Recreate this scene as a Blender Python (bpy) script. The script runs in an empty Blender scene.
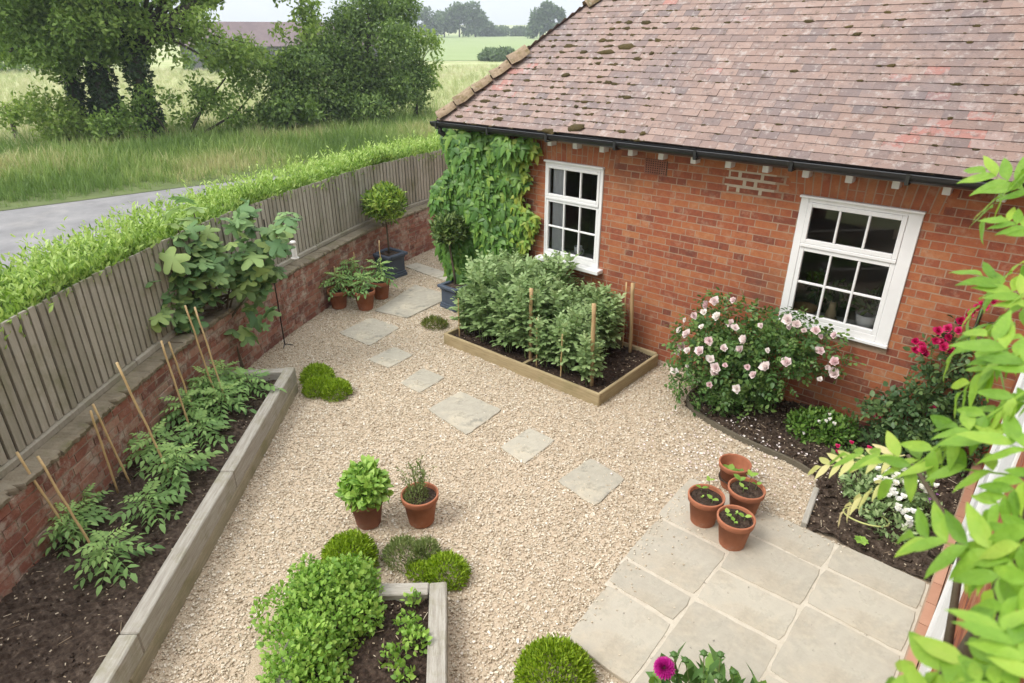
import bpy, bmesh, math, random
import numpy as np
from mathutils import Vector, Matrix
R = np.random.default_rng(11)
random.seed(4)
SC = bpy.context.scene
COL = SC.collection
PI = math.pi
rad = math.radians

# ------------------------------------------------------------------ materials
def srgb(r, g, b):
    f = lambda c: c / 12.92 if c <= .04045 else ((c + .055) / 1.055) ** 2.4
    return (f(r / 255), f(g / 255), f(b / 255), 1)

def new_mat(name):
    m = bpy.data.materials.new(name); m.use_nodes = True
    nt = m.node_tree; nt.nodes.clear()
    return m, nt, nt.nodes, nt.links

def ramp_node(N, stops):
    r = N.new('ShaderNodeValToRGB'); cr = r.color_ramp
    n = len(stops)
    for i, s in enumerate(stops):
        pos, c = (s if isinstance(s[0], float) and len(s) == 2 and not isinstance(s[1], float) else (i / max(1, n - 1), s))
        e = cr.elements[i] if i < 2 else cr.elements.new(pos)
        e.position = pos; e.color = (c[0], c[1], c[2], 1)
    return r

def surf(name, stops, rough=.8, noise=None, mix=.5, bump=0, bump_scale=40, spec=.3, stretch=(1, 1, 1), trans=0, stain=None, metal=0, detail=6, coords='Object'):
    """colour = ramp of (per-face random * (1-mix) + noise * mix); optional stain (colour, scale, lo, hi)."""
    m, nt, N, L = new_mat(name)
    out = N.new('ShaderNodeOutputMaterial'); b = N.new('ShaderNodeBsdfPrincipled')
    b.inputs['Roughness'].default_value = rough; b.inputs['Metallic'].default_value = metal
    b.inputs['Specular IOR Level'].default_value = spec
    at = N.new('ShaderNodeAttribute'); at.attribute_name = 'rnd'
    tc = N.new('ShaderNodeTexCoord'); mp = N.new('ShaderNodeMapping')
    L.new(tc.outputs[coords], mp.inputs['Vector']); mp.inputs['Scale'].default_value = stretch
    fac = at.outputs['Fac']
    if noise:
        n1 = N.new('ShaderNodeTexNoise'); n1.inputs['Scale'].default_value = noise; n1.inputs['Detail'].default_value = detail
        n1.inputs['Roughness'].default_value = .65
        L.new(mp.outputs[0], n1.inputs['Vector'])
        mr = N.new('ShaderNodeMapRange'); mr.inputs[1].default_value = .28; mr.inputs[2].default_value = .72
        L.new(n1.outputs['Fac'], mr.inputs[0])
        mx = N.new('ShaderNodeMix'); mx.inputs[0].default_value = mix
        L.new(at.outputs['Fac'], mx.inputs[2]); L.new(mr.outputs[0], mx.inputs[3]); fac = mx.outputs[0]
    r = ramp_node(N, stops); L.new(fac, r.inputs[0]); col = r.outputs[0]
    for st in (stain or []):
        c, sc, lo, hi, amt = st
        n2 = N.new('ShaderNodeTexNoise'); n2.inputs['Scale'].default_value = sc; n2.inputs['Detail'].default_value = 7
        n2.inputs['Roughness'].default_value = .7
        L.new(tc.outputs[coords], n2.inputs['Vector'])
        m2 = N.new('ShaderNodeMapRange'); m2.inputs[1].default_value = lo; m2.inputs[2].default_value = hi; m2.inputs[4].default_value = amt
        L.new(n2.outputs['Fac'], m2.inputs[0])
        mc = N.new('ShaderNodeMix'); mc.data_type = 'RGBA'
        L.new(m2.outputs[0], mc.inputs[0]); L.new(col, mc.inputs[6]); mc.inputs[7].default_value = (c[0], c[1], c[2], 1); col = mc.outputs[2]
    L.new(col, b.inputs['Base Color'])
    if bump:
        n3 = N.new('ShaderNodeTexNoise'); n3.inputs['Scale'].default_value = bump_scale; n3.inputs['Detail'].default_value = 8
        L.new(mp.outputs[0], n3.inputs['Vector'])
        bp = N.new('ShaderNodeBump'); bp.inputs['Strength'].default_value = bump; bp.inputs['Distance'].default_value = .01
        L.new(n3.outputs['Fac'], bp.inputs['Height']); L.new(bp.outputs[0], b.inputs['Normal'])
    if trans:
        t = N.new('ShaderNodeBsdfTranslucent'); ms = N.new('ShaderNodeMixShader'); ms.inputs[0].default_value = trans
        hs = N.new('ShaderNodeHueSaturation'); hs.inputs['Saturation'].default_value = 1.1; hs.inputs['Value'].default_value = 1.3
        L.new(col, hs.inputs['Color']); L.new(hs.outputs[0], t.inputs['Color'])
        L.new(b.outputs[0], ms.inputs[1]); L.new(t.outputs[0], ms.inputs[2]); L.new(ms.outputs[0], out.inputs[0])
    else:
        L.new(b.outputs[0], out.inputs[0])
    return m

def leafm(name, *stops, rough=.5, trans=.3, spec=.35):
    return surf(name, list(stops), rough=rough, trans=trans, spec=spec)

M = {}
M['brick'] = surf('brick', [(.12, .045, .035), (.20, .062, .038), (.29, .085, .043), (.35, .115, .050), (.39, .15, .064), (.41, .20, .10)], .92, noise=22, mix=.3, bump=.3, bump_scale=90,
                  stain=[((.46, .31, .21), 9, .52, .72, .5), ((.1, .05, .04), 2.2, .56, .72, .45), ((.13, .06, .045), 30, .58, .72, .6), ((.12, .07, .05), .9, .52, .7, .4)])
M['mortar'] = surf('mortar', [(.28, .19, .13), (.39, .28, .195)], .95, noise=14, mix=.8, bump=.5, bump_scale=120)
M['pale_mortar'] = surf('pale_mortar', [(.42, .36, .27), (.52, .45, .35)], .95, noise=20, mix=.8, bump=.4, bump_scale=120)
M['old_brick'] = surf('old_brick', [(.12, .06, .05), (.21, .085, .062), (.27, .11, .075), (.33, .17, .12), (.38, .28, .21)], .9, noise=16, mix=.3, bump=.7, bump_scale=60,
                      stain=[((.46, .40, .33), 7, .49, .64, .8), ((.10, .09, .045), 3, .58, .72, .5), ((.09, .06, .05), 14, .58, .7, .5)])
M['old_mortar'] = surf('old_mortar', [(.2, .15, .11), (.34, .27, .2)], .95, noise=10, mix=.8, bump=.6, bump_scale=60)
M['coping'] = surf('coping', [(.12, .10, .065), (.22, .185, .13), (.30, .265, .20)], .95, noise=6, mix=.6, bump=.6, bump_scale=50, stain=[((.13, .13, .05), 4, .5, .68, .7)])
M['fence_wood'] = surf('fence_wood', [(.22, .20, .15), (.32, .295, .235), (.42, .385, .32)], .9, noise=5, mix=.45, bump=.5, bump_scale=30, stretch=(9, 9, .9), stain=[((.16, .16, .075), 2.2, .5, .68, .6)])
M['fence_dark'] = surf('fence_dark', [(.10, .085, .06), (.16, .14, .10)], .95, noise=5, mix=.5, stretch=(9, 9, .9))
M['sleeper'] = surf('sleeper', [(.22, .195, .16), (.36, .335, .285), (.48, .455, .40)], .9, noise=4, mix=.75, bump=.6, bump_scale=18, stretch=(1.2, 14, 14), stain=[((.20, .19, .09), 2.5, .5, .66, .6)])
M['sleeper_side'] = surf('sleeper_side', [(.22, .195, .125), (.33, .29, .20), (.42, .37, .27)], .9, noise=4, mix=.75, bump=.5, bump_scale=18, stretch=(1.2, 14, 14), stain=[((.18, .17, .07), 2.5, .5, .66, .6)])
M['bed_board'] = surf('bed_board', [(.25, .19, .10), (.38, .30, .17), (.45, .37, .23)], .9, noise=4, mix=.75, bump=.5, bump_scale=18, stretch=(1.2, 14, 14), stain=[((.2, .18, .08), 2, .5, .68, .5)])
M['soil'] = surf('soil', [(.013, .009, .007), (.032, .021, .015), (.062, .042, .031), (.11, .08, .06)], .95, noise=38, mix=.75, bump=1, bump_scale=70, spec=.15)
M['dry_soil'] = surf('dry_soil', [(.018, .012, .009), (.042, .029, .021), (.08, .058, .043), (.19, .15, .115)], .95, noise=30, mix=.75, bump=1, bump_scale=60, spec=.15)
M['pebble'] = surf('pebble', [(0., (.15, .10, .06)), (.12, (.33, .26, .175)), (.4, (.52, .44, .325)), (.75, (.625, .55, .43)), (.93, (.70, .645, .55)), (1., (.80, .78, .73))], .8, noise=60, mix=.15, spec=.25)
M['gravel_base'] = surf('gravel_base', [(.3, .225, .15), (.48, .385, .275), (.58, .49, .38)], .95, noise=80, mix=.9, bump=1, bump_scale=90)
M['stone'] = surf('stone', [(.34, .31, .25), (.41, .375, .305), (.47, .43, .345)], .9, noise=16, mix=.45, bump=.3, bump_scale=45, stain=[((.47, .385, .275), 2.0, .46, .66, .55), ((.27, .25, .2), 3.5, .5, .70, .55), ((.22, .215, .17), 11, .55, .70, .5), ((.07, .065, .055), 20, .645, .70, .8), ((.5, .46, .38), 11, .6, .7, .5)])
M['step_stone'] = surf('step_stone', [(.30, .275, .22), (.385, .355, .285), (.45, .415, .335)], .9, noise=16, mix=.45, bump=.25, bump_scale=30, stain=[((.5, .44, .33), 2.6, .5, .66, .8), ((.12, .125, .11), 6, .54, .7, .75), ((.05, .05, .045), 30, .66, .74, .6)])
M['joint'] = surf('joint', [(.44, .385, .3), (.55, .5, .41)], .95, noise=12, mix=.9, bump=.5, bump_scale=80, stain=[((.07, .06, .045), 14, .62, .7, .8)])
M['terracotta'] = surf('terracotta', [(.27, .095, .05), (.36, .135, .07), (.42, .17, .095)], .8, noise=7, mix=.85, bump=.15, bump_scale=60, stain=[((.42, .33, .27), 5, .58, .75, .6), ((.15, .09, .055), 7, .6, .75, .5)])
M['terracotta_old'] = surf('terracotta_old', [(.2, .085, .055), (.28, .115, .075), (.33, .15, .1)], .85, noise=7, mix=.85, bump=.15, bump_scale=60, stain=[((.36, .28, .23), 5, .56, .75, .6), ((.13, .085, .055), 7, .55, .72, .6)])
M['planter_blue'] = surf('planter_blue', [(.055, .072, .10), (.078, .1, .135)], .55, noise=6, mix=.8, bump=.08, bump_scale=40)
M['white'] = surf('white_paint', [(.72, .72, .71), (.79, .79, .78)], .45, noise=5, mix=.9, stain=[((.5, .47, .41), 9, .6, .78, .4)])
M['white_old'] = surf('white_old', [(.62, .60, .57), (.76, .75, .72)], .6, noise=9, mix=.9)
M['black'] = surf('black_plastic', [(.012, .012, .014), (.02, .02, .022)], .35, noise=5, mix=.5, spec=.5)
M['iron'] = surf('iron', [(.015, .014, .013), (.03, .026, .022)], .6, noise=20, mix=.7)
M['tile'] = surf('roof_tile', [(0., (.155, .13, .13)), (.25, (.215, .16, .145)), (.5, (.265, .188, .16)), (.8, (.305, .222, .19)), (.9, (.315, .24, .22)), (.92, (.33, .165, .14)), (1., (.34, .185, .16))], .9, noise=11, mix=.12, bump=.35, bump_scale=60,
                 stain=[((.16, .145, .155), .8, .5, .66, .6), ((.42, .385, .36), 14, .53, .66, .6), ((.12, .10, .095), 19, .54, .68, .65), ((.085, .065, .04), 9, .60, .70, .75)])
M['plinth_brick'] = surf('plinth_brick', [(.34, .17, .105), (.46, .255, .17)], .9, noise=10, mix=.4, bump=.3, bump_scale=60)
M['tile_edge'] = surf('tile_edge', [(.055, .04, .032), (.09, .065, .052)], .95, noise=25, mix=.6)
M['hip_tile'] = surf('hip_tile', [(.16, .115, .075), (.26, .19, .125), (.34, .27, .18)], .95, noise=14, mix=.8, bump=1, bump_scale=30, stain=[((.13, .10, .04), 9, .5, .62, .8), ((.42, .40, .33), 16, .6, .7, .6)])
M['moss'] = surf('moss', [(.035, .028, .012), (.06, .045, .017), (.095, .07, .025)], .95, noise=40, mix=.5, bump=1, bump_scale=60)
M['under'] = surf('roof_under', [(.03, .025, .02), (.04, .03, .025)], .9)
M['bamboo'] = surf('bamboo', [(.38, .26, .12), (.52, .37, .18), (.58, .44, .25)], .6, noise=12, mix=.7, stretch=(6, 6, 1))
M['stake'] = surf('stake_wood', [(.36, .24, .12), (.5, .35, .18)], .8, noise=10, mix=.8, stretch=(6, 6, 1), bump=.3, bump_scale=20)
M['stem'] = surf('green_stem', [(.10, .15, .045), (.17, .22, .08)], .6, noise=10, mix=.5)
M['twig'] = surf('twig', [(.07, .055, .035), (.14, .11, .075)], .9, noise=14, mix=.7, bump=.4, bump_scale=40)
M['bark'] = surf('bark', [(.04, .033, .024), (.10, .085, .06)], .95, noise=4, mix=.8, bump=.8, bump_scale=12, stretch=(4, 4, 1))
M['road'] = surf('road_asphalt', [(.15, .145, .145), (.20, .195, .195), (.26, .25, .245)], .9, noise=1.1, mix=.9, bump=.3, bump_scale=60, stain=[((.35, .33, .3), .5, .55, .75, .5)])
M['meadow'] = surf('meadow_grass', [(.20, .26, .09), (.29, .33, .13), (.37, .38, .19), (.43, .42, .24)], .95, noise=.12, mix=1, stain=[((.2, .28, .08), .35, .5, .7, .5), ((.52, .48, .3), 1.2, .5, .7, .45)])
M['crop'] = surf('crop_field', [(.20, .265, .10), (.26, .32, .14)], .95, noise=.03, mix=1, stain=[((.28, .31, .14), .08, .5, .7, .5)])
M['verge'] = surf('verge_grass', [(.075, .10, .035), (.12, .15, .05)], .95, noise=1.2, mix=1)
M['barn_roof'] = surf('barn_roof', [(.13, .10, .105), (.19, .145, .145)], .9, noise=.8, mix=.9)
M['barn_wall'] = surf('barn_wall', [(.11, .11, .12), (.19, .19, .195)], .9, noise=1.2, mix=.9, stretch=(.3, .3, 6))
M['debris'] = surf('debris', [(.12, .08, .05), (.28, .21, .14), (.45, .37, .26), (.55, .48, .36)], .95)
M['curtain'] = surf('curtain', [(.70, .71, .72), (.8, .81, .82)], .9, noise=6, mix=.7)
M['room'] = surf('room_plaster', [(.38, .37, .35), (.45, .44, .42)], .9, noise=3, mix=.5)
M['ceramic'] = surf('ceramic', [(.75, .75, .74), (.8, .8, .79)], .25, spec=.5)
M['oak'] = surf('oak', [(.33, .2, .09), (.45, .29, .14)], .6, noise=9, mix=.9)
M['clay_cat'] = surf('clay', [(.42, .33, .19), (.5, .4, .26)], .8, noise=9, mix=.9)
M['hoop'] = surf('hoop_plastic', [(.42, .44, .16), (.5, .5, .2)], .5)

# foliage palettes (albedo)
M['hedge_leaf'] = leafm('hedge_leaf', (.10, .18, .03), (.185, .305, .052), (.29, .43, .09), (.43, .55, .17))
M['fig_leaf'] = leafm('fig_leaf', (.09, .18, .07), (.145, .255, .092), (.22, .34, .125), (.33, .44, .14), rough=.6)
M['bay_leaf'] = leafm('bay_leaf', (.07, .14, .02), (.14, .25, .035), (.26, .38, .06), (.38, .48, .09), trans=.25)
M['bay_dark'] = leafm('bay_dark', (.045, .09, .022), (.08, .14, .035), (.13, .20, .05), (.2, .27, .08), trans=.22)
M['vine_leaf'] = leafm('vine_leaf', (.06, .15, .03), (.10, .22, .042), (.16, .30, .055), (.24, .38, .065), (.33, .40, .06), (.40, .43, .07), rough=.42)
M['bean_leaf'] = leafm('bean_leaf', (.13, .21, .075), (.20, .30, .115), (.29, .40, .17), (.40, .50, .24), rough=.6)
M['tomato_leaf'] = leafm('tomato_leaf', (.12, .235, .07), (.185, .32, .10), (.26, .41, .125), (.35, .5, .16), rough=.6)
M['herb_leaf'] = leafm('herb_leaf', (.13, .26, .04), (.20, .36, .055), (.28, .45, .08), (.36, .52, .11))
M['thyme_leaf'] = leafm('thyme_leaf', (.12, .17, .05), (.18, .24, .07), (.25, .31, .11), (.3, .36, .15))
M['mound_leaf'] = leafm('mound_leaf', (.14, .23, .014), (.21, .33, .02), (.29, .42, .032), (.37, .5, .06))
M['mound_dull'] = leafm('mound_dull', (.08, .12, .022), (.13, .18, .03), (.20, .24, .05), (.24, .2, .08))
M['rose_leaf'] = leafm('rose_leaf', (.05, .115, .03), (.085, .17, .042), (.13, .23, .06), (.19, .29, .08), rough=.42)
M['red_rose_leaf'] = leafm('red_rose_leaf', (.05, .105, .04), (.08, .15, .055), (.11, .19, .065), (.15, .23, .075), rough=.45)
M['box_leaf'] = leafm('box_leaf', (.055, .13, .02), (.09, .19, .03), (.14, .26, .045), (.19, .32, .06))
M['wist_leaf'] = surf('wisteria_leaf', [(.085, .18, .022), (.14, .27, .032), (.20, .35, .045), (.29, .43, .06), (.36, .46, .08)], rough=.5, trans=.33, noise=28, mix=.3, bump=.25, bump_scale=160, spec=.3)
M['wist_young'] = leafm('wisteria_young', (.40, .44, .14), (.52, .52, .2), (.6, .54, .28), rough=.5, trans=.35)
M['dahlia_leaf'] = leafm('dahlia_leaf', (.06, .14, .035), (.10, .20, .05), (.15, .27, .07), (.22, .36, .07))
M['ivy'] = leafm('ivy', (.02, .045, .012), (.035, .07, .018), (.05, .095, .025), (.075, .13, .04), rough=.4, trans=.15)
M['tree_leaf'] = leafm('tree_leaf', (.12, .20, .04), (.175, .275, .058), (.24, .355, .08), (.32, .43, .11), trans=.4)
M['tree_leaf_light'] = leafm('tree_leaf_light', (.15, .24, .046), (.21, .31, .065), (.28, .38, .09), (.36, .46, .12), trans=.4)
M['shrub_leaf'] = leafm('shrub_leaf', (.07, .125, .03), (.11, .18, .042), (.16, .245, .058), (.23, .325, .08))
M['far_leaf'] = leafm('far_leaf', (.07, .115, .045), (.10, .155, .058), (.14, .20, .075))
M['long_grass'] = leafm('long_grass', (.11, .185, .04), (.17, .26, .06), (.25, .34, .09), (.44, .42, .2))
M['hay_grass'] = leafm('hay_grass', (.26, .31, .12), (.36, .39, .18), (.46, .46, .26), (.53, .50, .32))
M['pink_petal'] = leafm('pink_petal', (.80, .55, .58), (.84, .70, .70), (.87, .80, .77), (.88, .85, .8), trans=.3)
M['magenta_petal'] = leafm('magenta_petal', (.45, .012, .09), (.60, .02, .14), (.70, .06, .22), trans=.25)
M['purple_petal'] = leafm('purple_petal', (.32, .008, .16), (.45, .015, .24), (.55, .04, .32), trans=.25)
M['white_petal'] = leafm('white_petal', (.74, .72, .6), (.84, .83, .76), (.86, .86, .84), trans=.25)
M['lilac_petal'] = leafm('lilac_petal', (.38, .14, .42), (.5, .25, .52), trans=.25)

def glass_mat():
    m, nt, N, L = new_mat('window_glass')
    out = N.new('ShaderNodeOutputMaterial'); t = N.new('ShaderNodeBsdfTransparent'); g = N.new('ShaderNodeBsdfGlossy')
    t.inputs[0].default_value = (.92, .93, .93, 1); g.inputs['Roughness'].default_value = .02
    fr = N.new('ShaderNodeFresnel'); fr.inputs['IOR'].default_value = 1.55
    mx = N.new('ShaderNodeMixShader')
    L.new(fr.outputs[0], mx.inputs[0]); L.new(t.outputs[0], mx.inputs[1]); L.new(g.outputs[0], mx.inputs[2]); L.new(mx.outputs[0], out.inputs[0])
    return m
M['glass'] = glass_mat()

# ------------------------------------------------------------------ mesh builder
class MB:
    def __init__(s):
        s.v = []; s.n = 0; s.lv = []; s.lt = []; s.r = []; s.mi = []; s.sm = []
    def add(s, v, faces, rnd=None, mi=0):
        v = np.asarray(v, float).reshape(-1, 3)
        for F in (faces if isinstance(faces, (list, tuple)) and len(faces) and isinstance(faces[0], np.ndarray) else group_faces(faces)):
            k = F.shape[1]; nf = F.shape[0]
            s.lv.append((F + s.n).ravel()); s.lt.append(np.full(nf, k))
            if rnd is None: rr = R.random() * np.ones(nf)
            elif np.isscalar(rnd): rr = np.full(nf, rnd)
            else: rr = np.resize(np.asarray(rnd, float), nf)
            s.r.append(rr); s.mi.append(np.full(nf, mi)); s.sm.append(np.zeros(nf, bool))
        s.v.append(v); s.n += len(v)
    def inst(s, T, pos, rot, size, rnd, mi=0):
        """copy a template (verts, [face arrays]) to many places"""
        tv, tf = T; n = len(pos)
        if n == 0: return
        size = np.asarray(size, float)
        if size.ndim == 0: size = np.full(n, float(size))
        sv = tv[None] * (size[:, None, None] if size.ndim == 1 else size[:, None, :])
        V = np.einsum('nij,nkj->nki', rot, sv) + pos[:, None]
        k = len(tv); off = (np.arange(n) * k)[:, None, None]
        for F in tf:
            G = (F[None] + off).reshape(-1, F.shape[1])
            s.lv.append((G + s.n).ravel()); s.lt.append(np.full(len(G), F.shape[1]))
            s.r.append(np.repeat(rnd, len(F))); s.mi.append(np.full(len(G), mi)); s.sm.append(np.full(len(G), tf is not BOXF))
        s.v.append(V.reshape(-1, 3)); s.n += n * k
    def build(s, name, mat, parent=None, loc=(0, 0, 0), rz=0, smooth=False, kind=None):
        me = bpy.data.meshes.new(name)
        if s.n:
            v = np.concatenate(s.v); lv = np.concatenate(s.lv).astype(np.int32); lt = np.concatenate(s.lt).astype(np.int32)
            me.vertices.add(len(v)); me.vertices.foreach_set('co', v.ravel().astype(np.float32))
            me.loops.add(len(lv)); me.loops.foreach_set('vertex_index', lv)
            me.polygons.add(len(lt)); ls = np.concatenate([[0], np.cumsum(lt)[:-1]]).astype(np.int32)
            me.polygons.foreach_set('loop_start', ls); me.polygons.foreach_set('loop_total', lt)
            me.polygons.foreach_set('material_index', np.concatenate(s.mi).astype(np.int32))
            me.polygons.foreach_set('use_smooth', np.ones(len(lt), bool) if smooth else np.concatenate(s.sm))
            me.update(calc_edges=True)
            a = me.attributes.new('rnd', 'FLOAT', 'FACE'); a.data.foreach_set('value', np.concatenate(s.r).astype(np.float32))
        for m in (mat if isinstance(mat, (list, tuple)) else [mat]): me.materials.append(m)
        o = bpy.data.objects.new(name, me); COL.objects.link(o); o.location = loc; o.rotation_euler.z = rz
        if parent is not None: o.parent = parent
        if kind: o['kind'] = kind
        return o

def group_faces(faces):
    d = {}
    for f in faces: d.setdefault(len(f), []).append(f)
    return [np.array(x) for x in d.values()]

def tag(o, label, cat, group=None):
    o['label'] = label; o['category'] = cat
    if group: o['group'] = group
    return o
def thing(name, label, cat, loc=(0, 0, 0), rz=0, group=None):
    o = bpy.data.objects.new(name, None); COL.objects.link(o); o.location = loc; o.rotation_euler.z = rz; o.empty_display_size = .1
    return tag(o, label, cat, group)
def dup(root, loc, rz=0, label=None, scale=1):
    r = root.copy(); COL.objects.link(r); r.location = loc; r.rotation_euler.z = rz; r.scale = (scale,) * 3
    if label: r['label'] = label
    for ch in list(root.children):
        c = ch.copy(); COL.objects.link(c); c.parent = r
        for g in list(ch.children):
            d = g.copy(); COL.objects.link(d); d.parent = c
    return r

BOXF = [np.array([[0, 3, 2, 1], [4, 5, 6, 7], [0, 1, 5, 4], [1, 2, 6, 5], [2, 3, 7, 6], [3, 0, 4, 7]])]
def boxv(c, s):
    x, y, z = [q / 2 for q in s]
    return np.array([(-x, -y, -z), (x, -y, -z), (x, y, -z), (-x, y, -z), (-x, -y, z), (x, -y, z), (x, y, z), (-x, y, z)]) + np.array(c)
def box(mb, c, s, rnd=None, mi=0): mb.add(boxv(c, s), BOXF, rnd, mi)
def box2(mb, a, b, rnd=None, mi=0):
    a, b = np.array(a, float), np.array(b, float); box(mb, (a + b) / 2, np.abs(b - a), rnd, mi)
def rbox(mb, c, s, bev=.006, rnd=None, mi=0, seg=1, jit=0):
    bm = bmesh.new(); bmesh.ops.create_cube(bm, size=1)
    for v in bm.verts: v.co = Vector((v.co.x * s[0], v.co.y * s[1], v.co.z * s[2]))
    bmesh.ops.bevel(bm, geom=bm.edges[:], offset=bev, segments=seg, affect='EDGES', profile=.5)
    bm.verts.index_update()
    v = np.array([q.co[:] for q in bm.verts]); f = [[q.index for q in p.verts] for p in bm.faces]; bm.free()
    if jit: v = v + R.normal(0, jit, v.shape)
    mb.add(v + np.array(c), group_faces(f), rnd, mi)
def tube(mb, pts, rr, n=6, rnd=None, mi=0):
    pts = np.asarray(pts, float); m = len(pts); rr = np.resize(np.asarray(rr, float), m) if not np.isscalar(rr) else np.full(m, rr)
    t = np.gradient(pts, axis=0); t /= np.linalg.norm(t, axis=1)[:, None] + 1e-9
    ref = np.array([0, 0, 1.]) if abs(t[0][2]) < .9 else np.array([1., 0, 0])
    V = []
    for i in range(m):
        a = np.cross(t[i], ref); a /= np.linalg.norm(a) + 1e-9; b = np.cross(t[i], a)
        an = np.arange(n) * 2 * PI / n
        V.append(pts[i] + rr[i] * (np.cos(an)[:, None] * a + np.sin(an)[:, None] * b))
    V = np.concatenate(V)
    F = [(i * n + j, i * n + (j + 1) % n, (i + 1) * n + (j + 1) % n, (i + 1) * n + j) for i in range(m - 1) for j in range(n)]
    F += [tuple(range(n - 1, -1, -1)), tuple((m - 1) * n + j for j in range(n))]
    mb.add(V, F, rnd, mi)
def lathe(mb, prof, n=28, c=(0, 0, 0), rnd=None, mi=0, cap=False):
    m = len(prof); an = np.arange(n) * 2 * PI / n
    V = np.concatenate([np.stack([r * np.cos(an), r * np.sin(an), np.full(n, z)], 1) for r, z in prof]) + np.array(c)
    F = [(i * n + j, i * n + (j + 1) % n, (i + 1) * n + (j + 1) % n, (i + 1) * n + j) for i in range(m - 1) for j in range(n)]
    if cap: F.append(tuple((m - 1) * n + j for j in range(n)))
    mb.add(V, F, rnd, mi)
def sheet(mb, poly, z, mi=0, rnd=.5):
    mb.add([(x, y, z) for x, y in poly], [tuple(range(len(poly)))], rnd, mi)
def ground_blob(mb, poly, z, amp=.015, step=.05):
    """bumpy soil grid clipped to a polygon"""
    P = np.array(poly); x0, y0 = P.min(0); x1, y1 = P.max(0)
    xs = np.arange(x0, x1 + step, step); ys = np.arange(y0, y1 + step, step)
    X, Y = np.meshgrid(xs, ys, indexing='ij')
    Z = z + amp * R.normal(0, .6, X.shape) + amp * np.sin(X * 9 + 1) * np.cos(Y * 7)
    nx, ny = X.shape; idx = np.arange(nx * ny).reshape(nx, ny)
    F = np.stack([idx[:-1, :-1], idx[1:, :-1], idx[1:, 1:], idx[:-1, 1:]], -1).reshape(-1, 4)
    cx = (X[:-1, :-1] + step / 2).ravel(); cy = (Y[:-1, :-1] + step / 2).ravel()
    k = inpoly(cx, cy, poly)
    mb.add(np.stack([X.ravel(), Y.ravel(), Z.ravel()], 1), [F[k]], R.random(k.sum()))
def inpoly(x, y, poly):
    ins = np.zeros(len(x), bool); n = len(poly)
    for i in range(n):
        (xa, ya), (xb, yb) = poly[i], poly[(i + 1) % n]
        if ya == yb: continue
        c = ((ya > y) != (yb > y)) & (x < (xb - xa) * (y - ya) / (yb - ya) + xa); ins ^= c
    return ins
def nz(a): return a / (np.linalg.norm(a, axis=-1, keepdims=True) + 1e-9)
def frames(d, n):
    y = nz(d); x = nz(np.cross(y, n)); z = np.cross(x, y)
    return np.stack([x, y, z], -1)
def rvec(n): return nz(R.normal(size=(n, 3)))
UP = np.array([0, 0, 1.])

# ------------------------------------------------------------------ leaf templates (along +Y, length 1, facing +Z)
def leaf_t(w=.5, fold=.25, droop=.2):
    ts = [.32, .68]; hw = [w * .5, w * .4]
    z = lambda t: -droop * t * t
    V = [(0, 0, 0)]
    for t, h in zip(ts, hw): V += [(-h, t, z(t) + fold * h), (0, t, z(t)), (h, t, z(t) + fold * h)]
    V.append((0, 1, z(1)))
    return np.array(V), [np.array([(0, 2, 1), (0, 3, 2), (4, 5, 7), (5, 6, 7)]), np.array([(1, 2, 5, 4), (2, 3, 6, 5)])]
def small_t(w=.5, fold=.2):
    return np.array([(0, 0, 0), (w / 2, .5, fold * w), (0, 1, -.1), (-w / 2, .5, fold * w)]), [np.array([(0, 1, 2), (0, 2, 3)])]
def blade_t(w=.03, bend=.35):
    return np.array([(-w, 0, 0), (w, 0, 0), (w * .7, .55, bend * .25), (-w * .7, .55, bend * .25), (0, 1, bend)]), [np.array([(0, 1, 2, 3)]), np.array([(3, 2, 4)])]
def joinT(parts):
    V = []; F = {}; n = 0
    for v, fs in parts:
        V.append(v)
        for f in fs: F.setdefault(f.shape[1], []).append(f + n)
        n += len(v)
    return np.concatenate(V), [np.concatenate(x) for x in F.values()]
def moved(T, pos, d, nrm, s):
    Rm = frames(np.array([d], float), np.array([nrm], float))[0]
    return (T[0] * s) @ Rm.T + np.array(pos), T[1]
def compound(npair, ln, leaf, ang=60, taper=.85, droop=.25, term=1., start=.25, lift=.2, sd=0):
    rg = np.random.default_rng(sd); P = []
    for i in range(npair):
        t = start + (1 - start) * i / npair
        s = ln * (taper + (1 - taper) * math.sin(PI * (i + 1) / (npair + 1)))
        for sg in (-1, 1):
            a = rad(ang + rg.normal(0, 8)) * sg; dz = lift + rg.normal(0, .18)
            P.append(moved(leaf, (0, t, -droop * t * t), (math.sin(a), math.cos(a), dz - .35), (rg.normal(0, .25), 0, 1), s * rg.uniform(.88, 1.1)))
    P.append(moved(leaf, (0, .97, -droop * .94), (rg.normal(0, .1), 1, -.4), (0, 0, 1), ln * term))
    w = .008
    P.append((np.array([(-w, 0, 0), (w, 0, 0), (w * .5, 1, -droop), (-w * .5, 1, -droop), (0, .5, -droop * .25 - w)]), [np.array([(0, 1, 2, 3)])]))
    return joinT(P)
def lobed_t(lobes, cup=.12, prof=((-1, .62), (-.55, .9), (0, 1), (.55, .9), (1, .62))):
    """palmate leaf: lobes = list of (angle deg from tip, length, half width deg)"""
    pts = [(0, 0)]
    for a, l, h in lobes:
        for da, f in prof:
            pts.append((math.sin(rad(a + da * h)) * l * f, math.cos(rad(a + da * h)) * l * f))
    V = [(0, .38 * lobes[len(lobes) // 2][1], cup * .6)]
    for x, y in pts: V.append((x, y + .0, -cup * (x * x + (y - .35) ** 2)))
    m = len(pts)
    F = [(0, 1 + (i + 1) % m, 1 + i) for i in range(m)]
    V = np.array(V); V[:, 1] += .12
    return V, [np.array(F)]
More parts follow.
